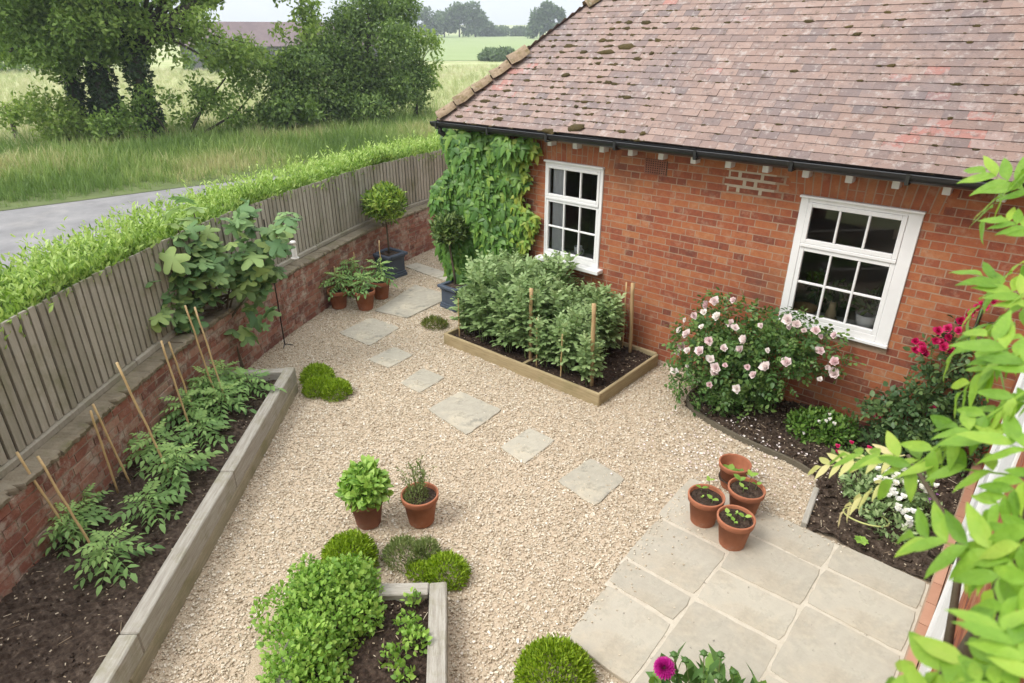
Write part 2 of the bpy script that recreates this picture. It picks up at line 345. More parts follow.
LEAF = leaf_t(); LEAF_N = leaf_t(.32, .3, .25); LEAF_W = leaf_t(.7, .2, .25); SMALL = small_t(.55); SMALL_N = small_t(.3)
FIG = lobed_t([(-95, .55, 20), (-48, .85, 19), (0, 1., 20), (48, .85, 19), (95, .55, 20)], .22)
VINE = lobed_t([(-56, .66, 26), (0, .95, 25), (56, .66, 26)], .22, ((-1, .60), (-.55, .78), (-.2, .98), (0, 1.15), (.2, .98), (.55, .78), (1, .60)))
TOM = [compound(4, .34, leaf_t(.46, .2, .4), 62, sd=i, droop=.3 + .15 * i, term=1.1) for i in range(3)]
ROSE = [compound(2, .36, leaf_t(.62, .2, .2), 62, sd=10 + i, droop=.2, term=1.1, start=.4) for i in range(2)]
BEAN = [compound(2, .60, leaf_t(.56, .3, .2), 42, sd=20 + i, droop=.15, term=.9, start=.18, lift=.35) for i in range(3)]

def blob(n, clumps, lo=.55):
    c = np.array(clumps, float); w = (c[:, 3] * c[:, 4] + c[:, 3] * c[:, 5] + c[:, 4] * c[:, 5]); k = R.choice(len(c), n, p=w / w.sum())
    d = rvec(n); r = R.uniform(lo, 1, n) ** .7
    return c[k, :3] + d * c[k, 3:] * r[:, None], nz(d / c[k, 3:])
def foliage(mb, pts, nrm, T, size, tilt=.6, up=.3, out=.6, sv=.25, rnd=None, face_up=.5, down=0):
    n = len(pts)
    d = nrm * out + rvec(n) * tilt + UP * up - UP * down
    nn = nrm + UP * face_up + rvec(n) * .45
    s = size * R.normal(1, sv, n).clip(.5, 1.6)
    rr = R.random(n) if rnd is None else rnd
    Ts = T if isinstance(T, list) else [T]
    k = R.integers(0, len(Ts), n); rot = frames(d, nn)
    for i, t in enumerate(Ts):
        m = k == i; mb.inst(t, pts[m], rot[m], s[m], rr[m])
def clumps_in(n, c, r, rs, flat=1.):
    d = rvec(n) * (R.random((n, 1)) ** .4); p = np.array(c) + d * np.array(r); q = rs * R.uniform(.65, 1.25, n)
    return [(p[i][0], p[i][1], p[i][2], q[i], q[i], q[i] * flat) for i in range(n)]

# ------------------------------------------------------------------ setting: terrain, road, fields
def hgt(x, y):
    d = np.hypot(x, y); return np.where(d < 110, 0., .0215 * (np.maximum(d, 110) - 110) * np.clip((d - 110) / 90, 0, 1))
def grid_terrain(name, mat, rs, a0, a1, na, dz):
    """polar sheet around the camera side of the garden"""
    mb = MB(); A = np.linspace(rad(a0), rad(a1), na)
    X = np.array([[r * math.cos(a) for a in A] for r in rs]); Y = np.array([[r * math.sin(a) for a in A] for r in rs])
    Z = hgt(X, Y) + dz; idx = np.arange(X.size).reshape(X.shape)
    F = np.stack([idx[:-1, :-1], idx[1:, :-1], idx[1:, 1:], idx[:-1, 1:]], -1).reshape(-1, 4)
    mb.add(np.stack([X.ravel(), Y.ravel(), Z.ravel()], 1), [F], .5)
    return mb.build(name, mat, kind='structure', smooth=True)
grid_terrain('ground', M['meadow'], [0.01, 20, 60, 100, 115, 130, 160, 200, 250, 300, 400, 600, 1200, 2500], 0, 360, 97, -.09)
grid_terrain('crop_field', M['crop'], [128, 140, 160, 200, 250, 300, 350, 400], 100, 150, 41, -.02)

ROAD_IN = [(-10.6, -14), (-11.4, -4), (-12.3, 2), (-12.6, 6), (-12.2, 12), (-11.0, 19), (-9.2, 26), (-6, 34), (-1, 44)]
ROAD_OUT = [(-17.6, -14), (-18.3, -4), (-18.4, 2), (-17.7, 7), (-16.6, 12.6), (-15.0, 20), (-12.9, 27), (-9.4, 36), (-4, 46)]
mb = MB()
for i in range(len(ROAD_IN) - 1):
    mb.add([(*ROAD_IN[i], -.03), (*ROAD_IN[i + 1], -.03), (*ROAD_OUT[i + 1], -.03), (*ROAD_OUT[i], -.03)], [(0, 1, 2, 3)], .5)
mb.build('road', M['road'], kind='structure')
mb = MB()
for i in range(len(ROAD_IN) - 1):   # verge strips either side of the lane
    a, b, c, d = ROAD_OUT[i], ROAD_OUT[i + 1], ROAD_OUT[i + 1], ROAD_OUT[i]
    mb.add([(*a, -.02), (*b, -.02), (b[0] - 5, b[1], .1), (a[0] - 5, a[1], .1)], [(0, 1, 2, 3)], .5)
    mb.add([(b[0] - 5, b[1], .1), (a[0] - 5, a[1], .1), (a[0] - 13, a[1], -.07), (b[0] - 13, b[1], -.07)], [(0, 3, 2, 1)[::-1]], .5)
mb.build('verge', M['verge'], kind='structure')

# retaining wall face line (garden side), and its offset helpers
FACE = np.array([(-3.55, -1.2), (-4.1, -.42), (-4.80, .51), (-5.36, 1.17), (-5.84, 1.76), (-6.3, 2.36), (-6.8, 3.12), (-7.15, 3.76), (-7.54, 4.6), (-7.85, 5.28), (-8.14, 6.0), (-8.42, 6.95), (-8.68, 8.22), (-8.85, 9.6)])
def resample(P, step):
    # smooth chaikin then equal steps
    for _ in range(2):
        Q = [P[0]]
        for a, b in zip(P[:-1], P[1:]): Q += [a * .75 + b * .25, a * .25 + b * .75]
        P = np.array(Q + [P[-1]])
    s = np.concatenate([[0], np.cumsum(np.linalg.norm(np.diff(P, axis=0), axis=1))])
    t = np.arange(0, s[-1], step)
    return np.stack([np.interp(t, s, P[:, 0]), np.interp(t, s, P[:, 1])], 1)
FP = resample(FACE, .05)
FT = nz(np.gradient(FP, axis=0)); FN = np.stack([FT[:, 1], -FT[:, 0]], 1)      # FN points into the garden (+x side)
NFP = len(FP)
def at_face(i, off, z):
    i = min(max(int(round(i)), 0), NFP - 1); p = FP[i] - FN[i] * off; return (p[0], p[1], z)
def ribbon(mb, offs_z, rnd=.5, mi=0, i0=0, i1=None, closed=True):
    """sweep a cross-section [(offset behind face, z)...] along the wall line"""
    i1 = NFP if i1 is None else i1; m = len(offs_z); V = []
    for i in range(i0, i1):
        for o, z in offs_z: V.append(at_face(i, o, z))
    F = []
    for i in range(i1 - i0 - 1):
        for j in range(m if closed else m - 1):
            F.append((i * m + j, i * m + (j + 1) % m, (i + 1) * m + (j + 1) % m, (i + 1) * m + j))
    if closed: F += [tuple(range(m)), tuple((i1 - i0 - 1) * m + j for j in range(m - 1, -1, -1))]
    mb.add(V, F, rnd, mi)

# garden ground sheet with gravel
GARDEN = [tuple(p) for p in FP[::8]] + [(-8.9, 12), (-6.4, 12), (-6.4, 6.4), (.14, 6.4), (.14, -2), (-3, -2)]
mb = MB(); sheet(mb, GARDEN, 0); mb.build('gravel_bed', M['gravel_base'], kind='structure')
BED1 = [(-5.77, 3.07), (-3.32, .43), (-2.2, -.78), (-3.45, -1.1), (-4.1, -.42), (-4.80, .51), (-5.36, 1.17), (-5.84, 1.76), (-6.3, 2.36), (-6.37, 2.5)]
BED2 = [(-2.42, 2.12), (-1.55, 1.33), (-2.3, .3), (-3.35, 1.3)]
BED3 = [(-5.44, 4.95), (-3.08, 4.95), (-3.08, 6.24), (-5.44, 6.24)]
BORDER = [(-2.5, 6.34), (-2.42, 5.58), (-2.08, 5.40), (-1.63, 5.30), (-1.2, 5.28), (-.96, 5.20), (-.85, 4.93), (-.80, 4.47), (.07, 4.46), (.07, 6.34)]
PATIO = [(-1.75, 4.46), (-1.13, 4.46), (.06, 4.46), (.06, 1.2), (-1.2, 1.2), (-1.2, 2.38), (-1.62, 2.40)]
HOUSE_FOOT = [(-6.4, 6.34), (.2, 6.34), (.2, 13), (-6.4, 13)]

# pebbles: small angular stones, nobody could count them
def pebbles():
    mb = MB(); n = 380000
    x = R.uniform(-9, .12, n); y = R.uniform(-.6, 9.6, n)
    ok = inpoly(x, y, GARDEN)
    for p in (BED1, BED2, BED3, BORDER, HOUSE_FOOT): ok &= ~inpoly(x, y, p)
    ok &= ~inpoly(x, y, [(a * .985 + .015 * -.8, b * .985 + .015 * 3) for a, b in PATIO])
    x, y = x[ok], y[ok]; n = len(x)
    T = []
    for k in range(5):
        rg = np.random.default_rng(k); v = boxv((0, 0, 0), (1, 1, 1)) * rg.uniform(.6, 1.1, (8, 3)); T.append((v, BOXF))
    d = rvec(n); d[:, 2] *= .35; nn = rvec(n) * .5 + UP
    rot = frames(d, nn); k = R.integers(0, 5, n)
    sz = R.lognormal(0, .28, n)[:, None] * np.stack([R.uniform(.006, .0115, n), R.uniform(.009, .016, n), R.uniform(.0045, .0085, n)], 1)
    rn = R.beta(1.7, 1.5, n); w = R.random(n); rn[w > .965] = 1.; rn[w < .12] = R.random((w < .12).sum()) * .2
    z = R.uniform(.001, .010, n)
    for i in range(5):
        m = k == i; mb.inst(T[i], np.stack([x, y, z], 1)[m], rot[m], sz[m], rn[m])
    m = 240; xs_ = -1.74 + R.gamma(1.2, .10, m); ys_ = R.uniform(2.5, 4.4, m); w = R.random(m) < .3; xs_[w] = R.uniform(-1.7, -.5, w.sum()); ys_[w] = 4.44 - R.gamma(1.2, .05, w.sum())
    mb.inst(T[0], np.stack([xs_, ys_, np.full(m, .035)], 1), frames(rvec(m) * (1, 1, .3), UP + rvec(m) * .4), np.stack([R.uniform(.006, .0115, m), R.uniform(.009, .016, m), R.uniform(.0045, .0085, m)], 1), R.beta(1.7, 1.5, m))
    o = mb.build('gravel', M['pebble'], kind='stuff'); o['label'] = 'pale buff angular gravel covering the yard'
pebbles()

# ------------------------------------------------------------------ brickwork
def brick_rows(mb, u0, u1, z0, z1, put, holes=(), ch=.075, L=.215, Hd=.1025, j=.010, flemish=True, mi=1, phase=0, beta=(2.1, 1.6)):
    """put(u_a, u_b, z_a, z_b, rnd, mi): makes one brick; holes = rects (ua, ub, za, zb) the bricks are cut by"""
    r = 0; z = z0
    while z + ch - j <= z1 + 1e-6:
        u = u0 - ((r % 2) * (L + Hd + 2 * j) / 2) - phase; k = r % 2
        while u < u1:
            w = (L if (k % 3 != 2 or not flemish) else Hd) ; header = w == Hd
            segs = [(max(u, u0), min(u + w, u1))]
            for (a, b, c, d) in holes:
                if z + ch - j > c + .012 and z < d - .012:
                    nsg = []
                    for s, e in segs:
                        if e <= a or s >= b: nsg.append((s, e))
                        else:
                            if s < a: nsg.append((s, a))
                            if e > b: nsg.append((b, e))
                    segs = nsg
            rn = np.clip(R.beta(*beta) - (.22 if header and R.random() < .55 else 0) + R.normal(0, .05), 0, 1)
            for s, e in segs:
                if e - s > .02: put(s, e, z, z + ch - j, rn, mi)
            u += w + j; k += 1
        z += ch; r += 1

YW = 6.34
WINS = [(-4.93, -4.08, .955, 2.16), (-1.86, -.845, .93, 2.17)]
house = thing('brick_house', 'single storey red brick house with a mossy clay tile roof and two white windows', 'house', (-3, 6.34, 0))
def hbuild(mbx, name, mat, parent=None, **k):
    o = mbx.build(name, mat, parent or house, **k)
    if (parent or house) is house: o.location = (3, -6.34, 0)
    return o
XL, XR, YB = -6.42, .32, 13.4
mb = MB()
# mortar skin of the front wall as panels round the windows
def panel(a, b, c, d, y0=YW, th=.1, mi=0): box2(mb, (a, y0, c), (b, y0 + th, d), .5, mi)
xs = [XL, WINS[0][0], WINS[0][1], WINS[1][0], WINS[1][1], XR]
for i in range(5):
    if i in (1, 3):
        w = WINS[i // 2]; panel(xs[i], xs[i + 1], 0, w[2]); panel(xs[i], xs[i + 1], w[3], 2.62)
    else: panel(xs[i], xs[i + 1], 0, 2.62)
box2(mb, (XL, YW + .1, 0), (XL + .1, YB, 2.62)); box2(mb, (XL + .1, YB - .1, 0), (XR, YB, 2.62)); box2(mb, (XR - .1, YW + .1, 0), (XR, YB - .1, 2.62))
PATCH = (-2.63, -2.13, 2.12, 2.345)
box2(mb, (PATCH[0], YW - .0005, PATCH[2]), (PATCH[1], YW + .002, PATCH[3]), .5, 2)
def put_front(a, b, c, d, rn, mi):
    e = R.normal(0, .0012, (4, 2)); y = YW - .0008 - abs(R.normal(0, .0005))
    if PATCH[0] < (a + b) / 2 < PATCH[1] and PATCH[2] < (c + d) / 2 < PATCH[3]:
        a += .012; b -= .012; c += .008; d -= .008; rn = R.uniform(.1, .35)
        if b - a < .03: return
    V = [(a + e[0, 0], y, c + e[0, 1]), (b + e[1, 0], y, c + e[1, 1]), (b + e[2, 0], y, d + e[2, 1]), (a + e[3, 0], y, d + e[3, 1]), (a, YW + .01, c), (b, YW + .01, c), (b, YW + .01, d), (a, YW + .01, d)]
    mb.add(V, [(0, 1, 2, 3), (0, 4, 5, 1), (1, 5, 6, 2), (2, 6, 7, 3), (3, 7, 4, 0)], rn, mi)
holes = []
for (a, b, c, d) in WINS: holes += [(a - .004, b + .004, c - .06, d + .004), (a - .13, b + .13, d, d + .235)]
AIR = (-3.56, -3.29, 2.175, 2.335)
holes.append((AIR[0] - .005, AIR[1] + .005, AIR[2], AIR[3]))
brick_rows(mb, XL, XR, .004, 2.6, put_front, holes)
for (a, b, c, d) in WINS:      # soldier course over each window
    u = a - .13; m = (a + b) / 2
    while u < b + .125:
        sk = (u + .033 - m) * .055; z0 = d + .006; z1 = d + .225; rn = np.clip(R.normal(.72, .14), .3, 1); y = YW - .001 - abs(R.normal(0, .0005))
        V = [(u, y, z0), (u + .064, y, z0), (u + .064 + sk, y, z1), (u + sk, y, z1), (u, YW + .01, z0), (u + .064, YW + .01, z0), (u + .064 + sk, YW + .01, z1), (u + sk, YW + .01, z1)]
        if R.random() < .5:
            zc = z0 + .105
            for za, zb in ((z0, zc - .004), (zc + .004, z1)):
                f = lambda z: sk * (z - z0) / (z1 - z0)
                mb.add([(u + f(za), y, za), (u + .064 + f(za), y, za), (u + .064 + f(zb), y, zb), (u + f(zb), y, zb), (u + f(za), YW + .01, za), (u + .064 + f(za), YW + .01, za), (u + .064 + f(zb), YW + .01, zb), (u + f(zb), YW + .01, zb)], [(0, 1, 2, 3), (0, 4, 5, 1), (1, 5, 6, 2), (2, 6, 7, 3), (3, 7, 4, 0)], np.clip(R.normal(.68, .14), .3, 1), 1)
        else: mb.add(V, [(0, 1, 2, 3), (0, 4, 5, 1), (1, 5, 6, 2), (2, 6, 7, 3), (3, 7, 4, 0)], rn, 1)
        u += .0735
def put_left(a, b, c, d, rn, mi):
    x = XL - .005; V = [(x, b, c), (x, a, c), (x, a, d), (x, b, d), (XL + .01, b, c), (XL + .01, a, c), (XL + .01, a, d), (XL + .01, b, d)]
    mb.add(V, [(0, 1, 2, 3), (0, 4, 5, 1), (1, 5, 6, 2), (2, 6, 7, 3), (3, 7, 4, 0)], rn, mi)
brick_rows(mb, YW, 9.5, .004, 2.6, put_left, ())
hbuild(mb, 'wall', [M['mortar'], M['brick'], M['pale_mortar']])
mb = MB()    # dark room behind the windows
box2(mb, (XL + .12, 9.4, .02), (XR - .12, 9.5, 2.5)); box2(mb, (XL + .12, YW + .12, 0.02), (XR - .12, 9.4, .05)); box2(mb, (XL + .12, YW + .11, 2.5), (XR - .12, 9.5, 2.55)); box2(mb, (-3.1, YW + .11, .05), (-3.0, 9.4, 2.5))
hbuild(mb, 'room_lining', M['room'])
mb = MB()
box2(mb, (AIR[0], YW - .004, AIR[2]), (AIR[1], YW + .004, AIR[3]), .25, 1)
nx_, nz_ = 9, 6
for i in range(nx_ + 1):
    xx = AIR[0] + .012 + i * (AIR[1] - AIR[0] - .024) / nx_; box2(mb, (xx - .005, YW - .018, AIR[2]), (xx + .005, YW - .0065, AIR[3]), .3)
for i in range(nz_ + 1):
    zz = AIR[2] + .01 + i * (AIR[3] - AIR[2] - .02) / nz_; box2(mb, (AIR[0], YW - .0165, zz - .005), (AIR[1], YW - .007, zz + .005), .3)
hbuild(mb, 'air_brick', [M['terracotta_old'], M['under']])

def window(w, side, deep_sill, left_glass):
    a, b, c, d = w; W = b - a; Hh = d - c
    y = YW - .012
    fm = MB(); gm = MB(); sm = MB(); zm = MB()
    fw = .022 if not side else .07
    rbox(fm, (a + fw / 2, YW + .03, (c + d) / 2), (fw, .10, Hh), .004); rbox(fm, (b - (.04 if not side else .11) / 2, YW + .03, (c + d) / 2), (.04 if not side else .11, .10, Hh), .004)
    fr = .04 if not side else .11
    rbox(fm, ((a + fw + b - fr) / 2, YW + .031, d - .022), (W - fw - fr - .001, .098, .044), .004)
    rbox(fm, ((a + fw + b - fr) / 2, YW + .031, c + .03), (W - fw - fr - .001, .098, .06), .004)
    rbox(fm, ((a + b) / 2, YW - .025, d + .006), (W + .02, .05, .022), .004)           # drip board
    ia, ib, ic, idd = a + fw + .001, b - fr - .001, c + .061, d - .045
    ih = idd - ic
    m0 = ic + ih * .625; m1 = ic + ih * .655    # meeting rail
    def sash(za, zb, rows, yy, name):
        st = .034 if not side else .042; rbox(sm, (ia + st / 2, yy, (za + zb) / 2), (st, .045, zb - za), .004); rbox(sm, (ib - st / 2, yy, (za + zb) / 2), (st, .045, zb - za), .004)
        rbox(sm, ((ia + ib) / 2, yy, za + st / 2), (ib - ia - 2 * st - .001, .044, st), .004); rbox(sm, ((ia + ib) / 2, yy, zb - st / 2), (ib - ia - 2 * st - .001, .044, st), .004)
        ga, gb, gc, gd = ia + st, ib - st, za + st, zb - st
        for k in (1, 2): rbox(sm, (ga + (gb - ga) * k / 3, yy - .004, (gc + gd) / 2), (.021, .03, gd - gc - .001), .004)
        for k in range(1, rows): rbox(sm, ((ga + gb) / 2, yy - .0025, gc + (gd - gc) * k / rows), (gb - ga - .001, .027, .021), .004)
        gm.add([(ga - .01, yy + .006, gc - .01), (gb + .01, yy + .006, gc - .01), (gb + .01, yy + .006, gd + .01), (ga - .01, yy + .006, gd + .01)], [(0, 1, 2, 3)], .5)
    sash(m1 + .001, idd, 1, YW - .004, 't'); sash(ic, m0 - .001, 2, YW + .006, 'b')
    rbox(sm, ((ia + ib) / 2, YW + .004, (m0 + m1) / 2), (ib - ia - .002, .07, m1 - m0 - .001), .004)
    f = hbuild(fm, 'window', M['white'])
    s = sm.build('sash', M['white'], f); g = gm.build('pane', M['glass'], f)
    if deep_sill: rbox(zm, ((a + b) / 2 - .0, YW - .035, c - .026), (W + .13, .17, .05), .006)
    else: rbox(zm, ((a + b) / 2, YW - .005, c - .018), (W + .01, .085, .034), .006)
    rbox(zm, ((a + b) / 2, YW + .20, c + .03), (W - .05, .2, .024), .004)
    zm.build('sill', M['white'], f)
window(WINS[0], False, True, None); window(WINS[1], True, False, None)

# things standing on the inner sills, and the curtain
def sill_thing(name, label, cat, x, w, build):
    o = build(name); o.location = (x, YW + .15, w[2] + .0425); return tag(o, label, cat)
def b_bowl(nm):
    mb = MB(); lathe(mb, [(.05, 0), (.11, .03), (.135, .075), (.125, .078), (.10, .04), (.0, .025)], 20); return mb.build(nm, M['oak'], smooth=True)
def b_pot(nm):
    mb = MB(); lathe(mb, [(.0, 0), (.075, 0), (.105, .15), (.097, .152), (.088, .1), (0, .09)], 22); return mb.build(nm, M['ceramic'], smooth=True)
def b_mug(nm):
    mb = MB(); lathe(mb, [(.0, 0), (.038, 0), (.042, .1), (.036, .1), (.034, .02), (0, .015)], 18)
    t = np.linspace(-PI / 2, PI / 2, 8); tube(mb, np.stack([.04 + .03 * np.cos(t), t * 0, .05 + .032 * np.sin(t)], 1), .006, 6); return mb.build(nm, M['ceramic'], smooth=True)
def b_cat(nm):
    mb = MB(); lathe(mb, [(.0, 0), (.052, 0), (.055, .04), (.046, .09), (.032, .12), (.034, .15), (.03, .175), (0, .185)], 16)
    for s in (-1, 1): mb.add([(s * .008, -.008, .172), (s * .03, -.008, .168), (s * .024, 0, .205), (s * .018, .012, .17)], [(0, 1, 2), (1, 3, 2), (3, 0, 2)], .5)
    tube(mb, [(.03, .03, .01), (.06, .02, .012), (.068, -.03, .014), (.03, -.055, .013)], .010, 6)
    return mb.build(nm, M['clay_cat'], smooth=True)
sill_thing('wooden_bowl', 'shallow brown wooden bowl inside the right window beside the climbing pink roses', 'bowl', -1.68, WINS[1], b_bowl)
sill_thing('cat_figurine', 'small sandy cat figurine on the inner sill of the right window', 'figurine', -1.42, WINS[1], b_cat)
wp = sill_thing('plant_pot', 'white tapered plant pot on the inner sill of the right window', 'pot', -1.1, WINS[1], b_pot)
sill_thing('mug', 'white mug on the inner sill of the left window', 'mug', -4.50, WINS[0], b_mug).scale = (1.25,) * 3
mb = MB(); pts, nn = blob(46, [(0, 0, .2, .1, .08, .09)], .4); foliage(mb, pts, nn, LEAF_N, .1, up=.6)
o = mb.build('houseplant', M['red_rose_leaf'], loc=(-1.1, YW + .15, WINS[1][2] + .1)); tag(o, 'dark leafy houseplant growing in the white pot behind the right window', 'houseplant')
mb = MB(); pts, nn = blob(120, [(0, 0, .3, .17, .08, .15), (.2, .02, .22, .1, .07, .12)], .4); foliage(mb, pts, nn, LEAF_N, .1, up=.4); 
for k in range(7): tube(mb, [(.02 * k, 0, 0), (.03 * k - .08, .02, .2), (.05 * k - .15, 0, .4)], .004, 4)
o = mb.build('houseplant', M['red_rose_leaf'], loc=(-1.6, YW + .36, WINS[1][2])); tag(o, 'dark spreading houseplant behind the bowl and cat figurine in the right window', 'houseplant')
mb = MB(); n = 60
V = []; 
for i in range(n):
    x = -4.87 + .20 * i / (n - 1); y = YW + .075 + .016 * math.sin(i * .95)
    V += [(x, y, 1.03), (x, y, 2.13)]
mb.add(V, [(2 * i, 2 * i + 2, 2 * i + 3, 2 * i + 1) for i in range(n - 1)], .5)
tag(mb.build('curtain', M['curtain'], smooth=True), 'grey white curtain hanging at the left side of the left window', 'curtain')

# ------------------------------------------------------------------ roof
PITCH = rad(44); CP, SP = math.cos(PITCH), math.sin(PITCH)
EY, EZ = 6.08, 2.535; HX = -6.58
TOP = (9.9 - EY) / CP
def rp(x, s, lift=0): return (x, EY + s * CP - lift * SP, EZ + s * SP + lift * CP)
mb = MB()
mb.add([rp(HX, 0, -.03), rp(.4, 0, -.03), rp(.4, TOP, -.03), rp(HX + TOP * CP, TOP, -.03)], [(0, 1, 2, 3)], .5, 1)
yb = 2 * 9.9 - EY
mb.add([(HX, EY, EZ - .03), rp(HX + TOP * CP, TOP, -.03), (HX + TOP * CP - 0, 9.9, EZ + TOP * SP - .03), (HX, yb, EZ - .03)], [(0, 1, 2, 3)], .5, 1)
mb.add([(HX, yb, EZ), (.4, yb, EZ), (.4, 9.9, EZ + TOP * SP), (HX + TOP * CP, 9.9, EZ + TOP * SP)], [(0, 3, 2, 1)], .4, 0)
mb.add([(HX, EY, EZ - .04), (.4, EY, EZ - .04), (.4, YW + .1, EZ - .04), (HX, YW + .1, EZ - .04)], [(0, 3, 2, 1)], .5, 1)
GA, TW = .09, .172
nrow = int(TOP / GA)
reds = [(-6.05, .7, .3), (-6.1, .55, .35), (-5.85, .8, .28), (-5.95, 1.0, .2), (-1.0, .35, .22), (-.75, .6, .25), (-1.15, .95, .18), (-.62, .3, .2), (-5.55, 1.95, .15), (-6.0, 1.45, .14), (-2.2, 1.9, .12), (-3.1, 1.6, .1)]
for r in range(nrow):
    s0 = r * GA - .015
    x = HX - .2 + (r % 2) * TW / 2
    wav = .006 * math.sin(r * .7)
    while x < .4:
        hx = HX + (s0 + .02) * CP
        a, b = x + .0006, x + TW - .0006 + (.0012 if R.random() < .12 else 0)
        if b > hx + .03:
            a2, at2 = max(a, hx), max(a, hx + .2 * CP); xm = (a + b) / 2
            pr = sum(math.exp(-(((xm - q[0]) / q[2]) ** 2 + ((s0 - q[1]) / (q[2] * .55)) ** 2)) for q in reds)
            rn = R.uniform(.93, 1) if R.random() < min(.75, pr * .62) + .006 else np.clip(R.beta(2.5, 2.5) * .92, 0, .9)
            th = .024; l0 = th + .016 + R.normal(0, .0003) + (.004 if R.random() < .05 else 0) ; sg = .012 * math.sin(xm * 1.3 + r * .08) 
            tilt = R.normal(0, .0004); sk = R.normal(0, .001)
            LN = .2
            lo = lambda xx, s, l: rp(xx, s, l + sg)
            V = [lo(a2, s0 + sk, l0 - th + tilt), lo(b, s0, l0 - th - tilt), lo(max(b, at2), s0 + LN, .004), lo(at2, s0 + LN, .004),
                 lo(a2, s0 + sk, l0 + tilt), lo(b, s0, l0 - tilt), lo(max(b, at2), s0 + LN, .004 + th), lo(at2, s0 + LN, .004 + th)]
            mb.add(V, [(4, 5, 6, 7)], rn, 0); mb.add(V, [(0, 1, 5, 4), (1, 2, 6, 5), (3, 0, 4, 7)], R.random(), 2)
        x += TW
# left hip face tiles (seen only from a step aside)
for r in range(nrow):
    s0 = r * GA; y = EY + s0 * CP
    while y < yb - s0 * CP:
        b = min(y + TW - .003, yb - s0 * CP); f = lambda s, yy, l: (HX + s * CP - l * SP, yy, EZ + s * SP + l * CP)
        mb.add([f(s0, b, .03), f(s0, y, .03), f(s0 + .2, y, .017), f(s0 + .2, b, .017), f(s0, b, .015), f(s0, y, .015)], [(0, 1, 2, 3), (4, 5, 1, 0)], np.clip(R.beta(2.5, 2.5) * .92, 0, .9), 0)
        y += TW
roof = hbuild(mb, 'roof', [M['tile'], M['under'], M['tile_edge']])
for k in range(int(TOP / .24)):       # hip tiles: half-round, set in old mortar
    s = .03 + k * .235
    if 5 <= k <= 7: continue
    mb = MB(); V = []; m = 7; p0 = np.array((HX + s * CP, EY + s * CP, EZ + s * SP)); ax = nz(np.array([CP, CP, SP])); sd = nz(np.array([1., -1., 0])); upv = np.cross(sd, ax); upv *= np.sign(upv[2])
    w = .155 + R.normal(0, .012)
    for e in (0, .13, .275):
        for j in range(m):
            q = PI * j / (m - 1); rr = w * (1 + R.normal(0, .05)) * (1.06 if e == 0 else 1)
            V.append(p0 + ax * e + sd * rr * math.cos(q) * 1.1 + upv * (rr * .62 * math.sin(q) - .005 + R.normal(0, .004) + (.012 if e == 0 else 0)))
    F = [(i * m + j, i * m + j + 1, (i + 1) * m + j + 1, (i + 1) * m + j) for i in range(2) for j in range(m - 1)] + [tuple(range(m))]
    mb.add(V, F, R.random()); mb.build('hip_tile', M['hip_tile'], roof, smooth=True)
mb = MB()
def mossy(n, xr, sr, size):
    for _ in range(n):
        x = R.uniform(*xr); r = int(R.uniform(*sr) / GA); s = r * GA - .022 + abs(R.normal(0, .010)); 
        if x < HX + s * CP + .1: continue
        w = size * R.lognormal(0, .45); sg = .012 * math.sin(x * 1.3 + r * .08); c = np.array(rp(x, s, .033 + sg))
        m = 6; V = []
        st = R.uniform(1, 2.4)
        for (q, z) in ((1, -.1), (.85, .35), (.4, .6)):
            for j in range(m):
                t = 2 * PI * j / m; k = q * w * R.uniform(.45, 1.35); V.append(c + np.array([k * math.cos(t) * st, k * math.sin(t) * CP * .8, k * math.sin(t) * SP * .8]) + np.array([0, -SP, CP]) * z * w * .8)
        F = [(i * m + j, i * m + (j + 1) % m, (i + 1) * m + (j + 1) % m, (i + 1) * m + j) for i in range(2) for j in range(m)] + [tuple(2 * m + j for j in range(m))]
        mb.add(V, F, R.random())
mossy(1150, (-6.5, -3.4), (0, 2.6), .0115); mossy(190, (-5.9, -4.0), (.15, 1.7), .0165); mossy(650, (-4.4, .2), (0, 3.2), .0095); mossy(45, (-4.4, .1), (.0, 2.2), .014)
o = mb.build('moss', M['moss'], roof, smooth=True); o['kind'] = 'stuff'
# gutter, brackets, rafter ends, downpipe
mb = MB(); gx0, gx1 = -6.62, -.30; m = 9; V = []; xsg = np.linspace(gx0, gx1, 12)
GY, GZ = EY - .035, EZ - .01
for x in xsg:
    for j in range(m):
        q = PI + PI * j / (m - 1); V.append((x, GY + .072 * math.cos(q), GZ + .072 * math.sin(q)))
    for j in range(m):
        q = 2 * PI - PI * j / (m - 1); V.append((x, GY + .063 * math.cos(q), GZ + .004 + .063 * math.sin(q)))
mm = 2 * m
F = [(i * mm + j, i * mm + (j + 1) % mm, (i + 1) * mm + (j + 1) % mm, (i + 1) * mm + j) for i in range(len(xsg) - 1) for j in range(mm)]
F += [tuple(range(m)), tuple((len(xsg) - 1) * mm + j for j in range(m))]
mb.add(V, F, .5)
for x in np.arange(-6.5, gx1, .92):
    box(mb, (x, GY + .0, GZ - .079), (.03, .145, .01)); box(mb, (x, GY - .077, GZ - .035), (.03, .01, .085))
hbuild(mb, 'gutter', M['black'])
mb = MB(); tube(mb, [(-6.5, GY, GZ - .05), (-6.5, GY, GZ - .13), (-6.44, GY + .08, GZ - .2), (-6.4, YW - .07, GZ - .24), (-6.4, YW - .06, GZ - .34), (-6.4, YW - .06, .03)], .034, 10); hbuild(mb, 'downpipe', M['black'], smooth=True)
mb = MB(); tube(mb, [(-.24, YW - .016, .05), (-.25, YW - .016, 1.5)], .012, 8); hbuild(mb, 'waste_pipe', M['black'], smooth=True)
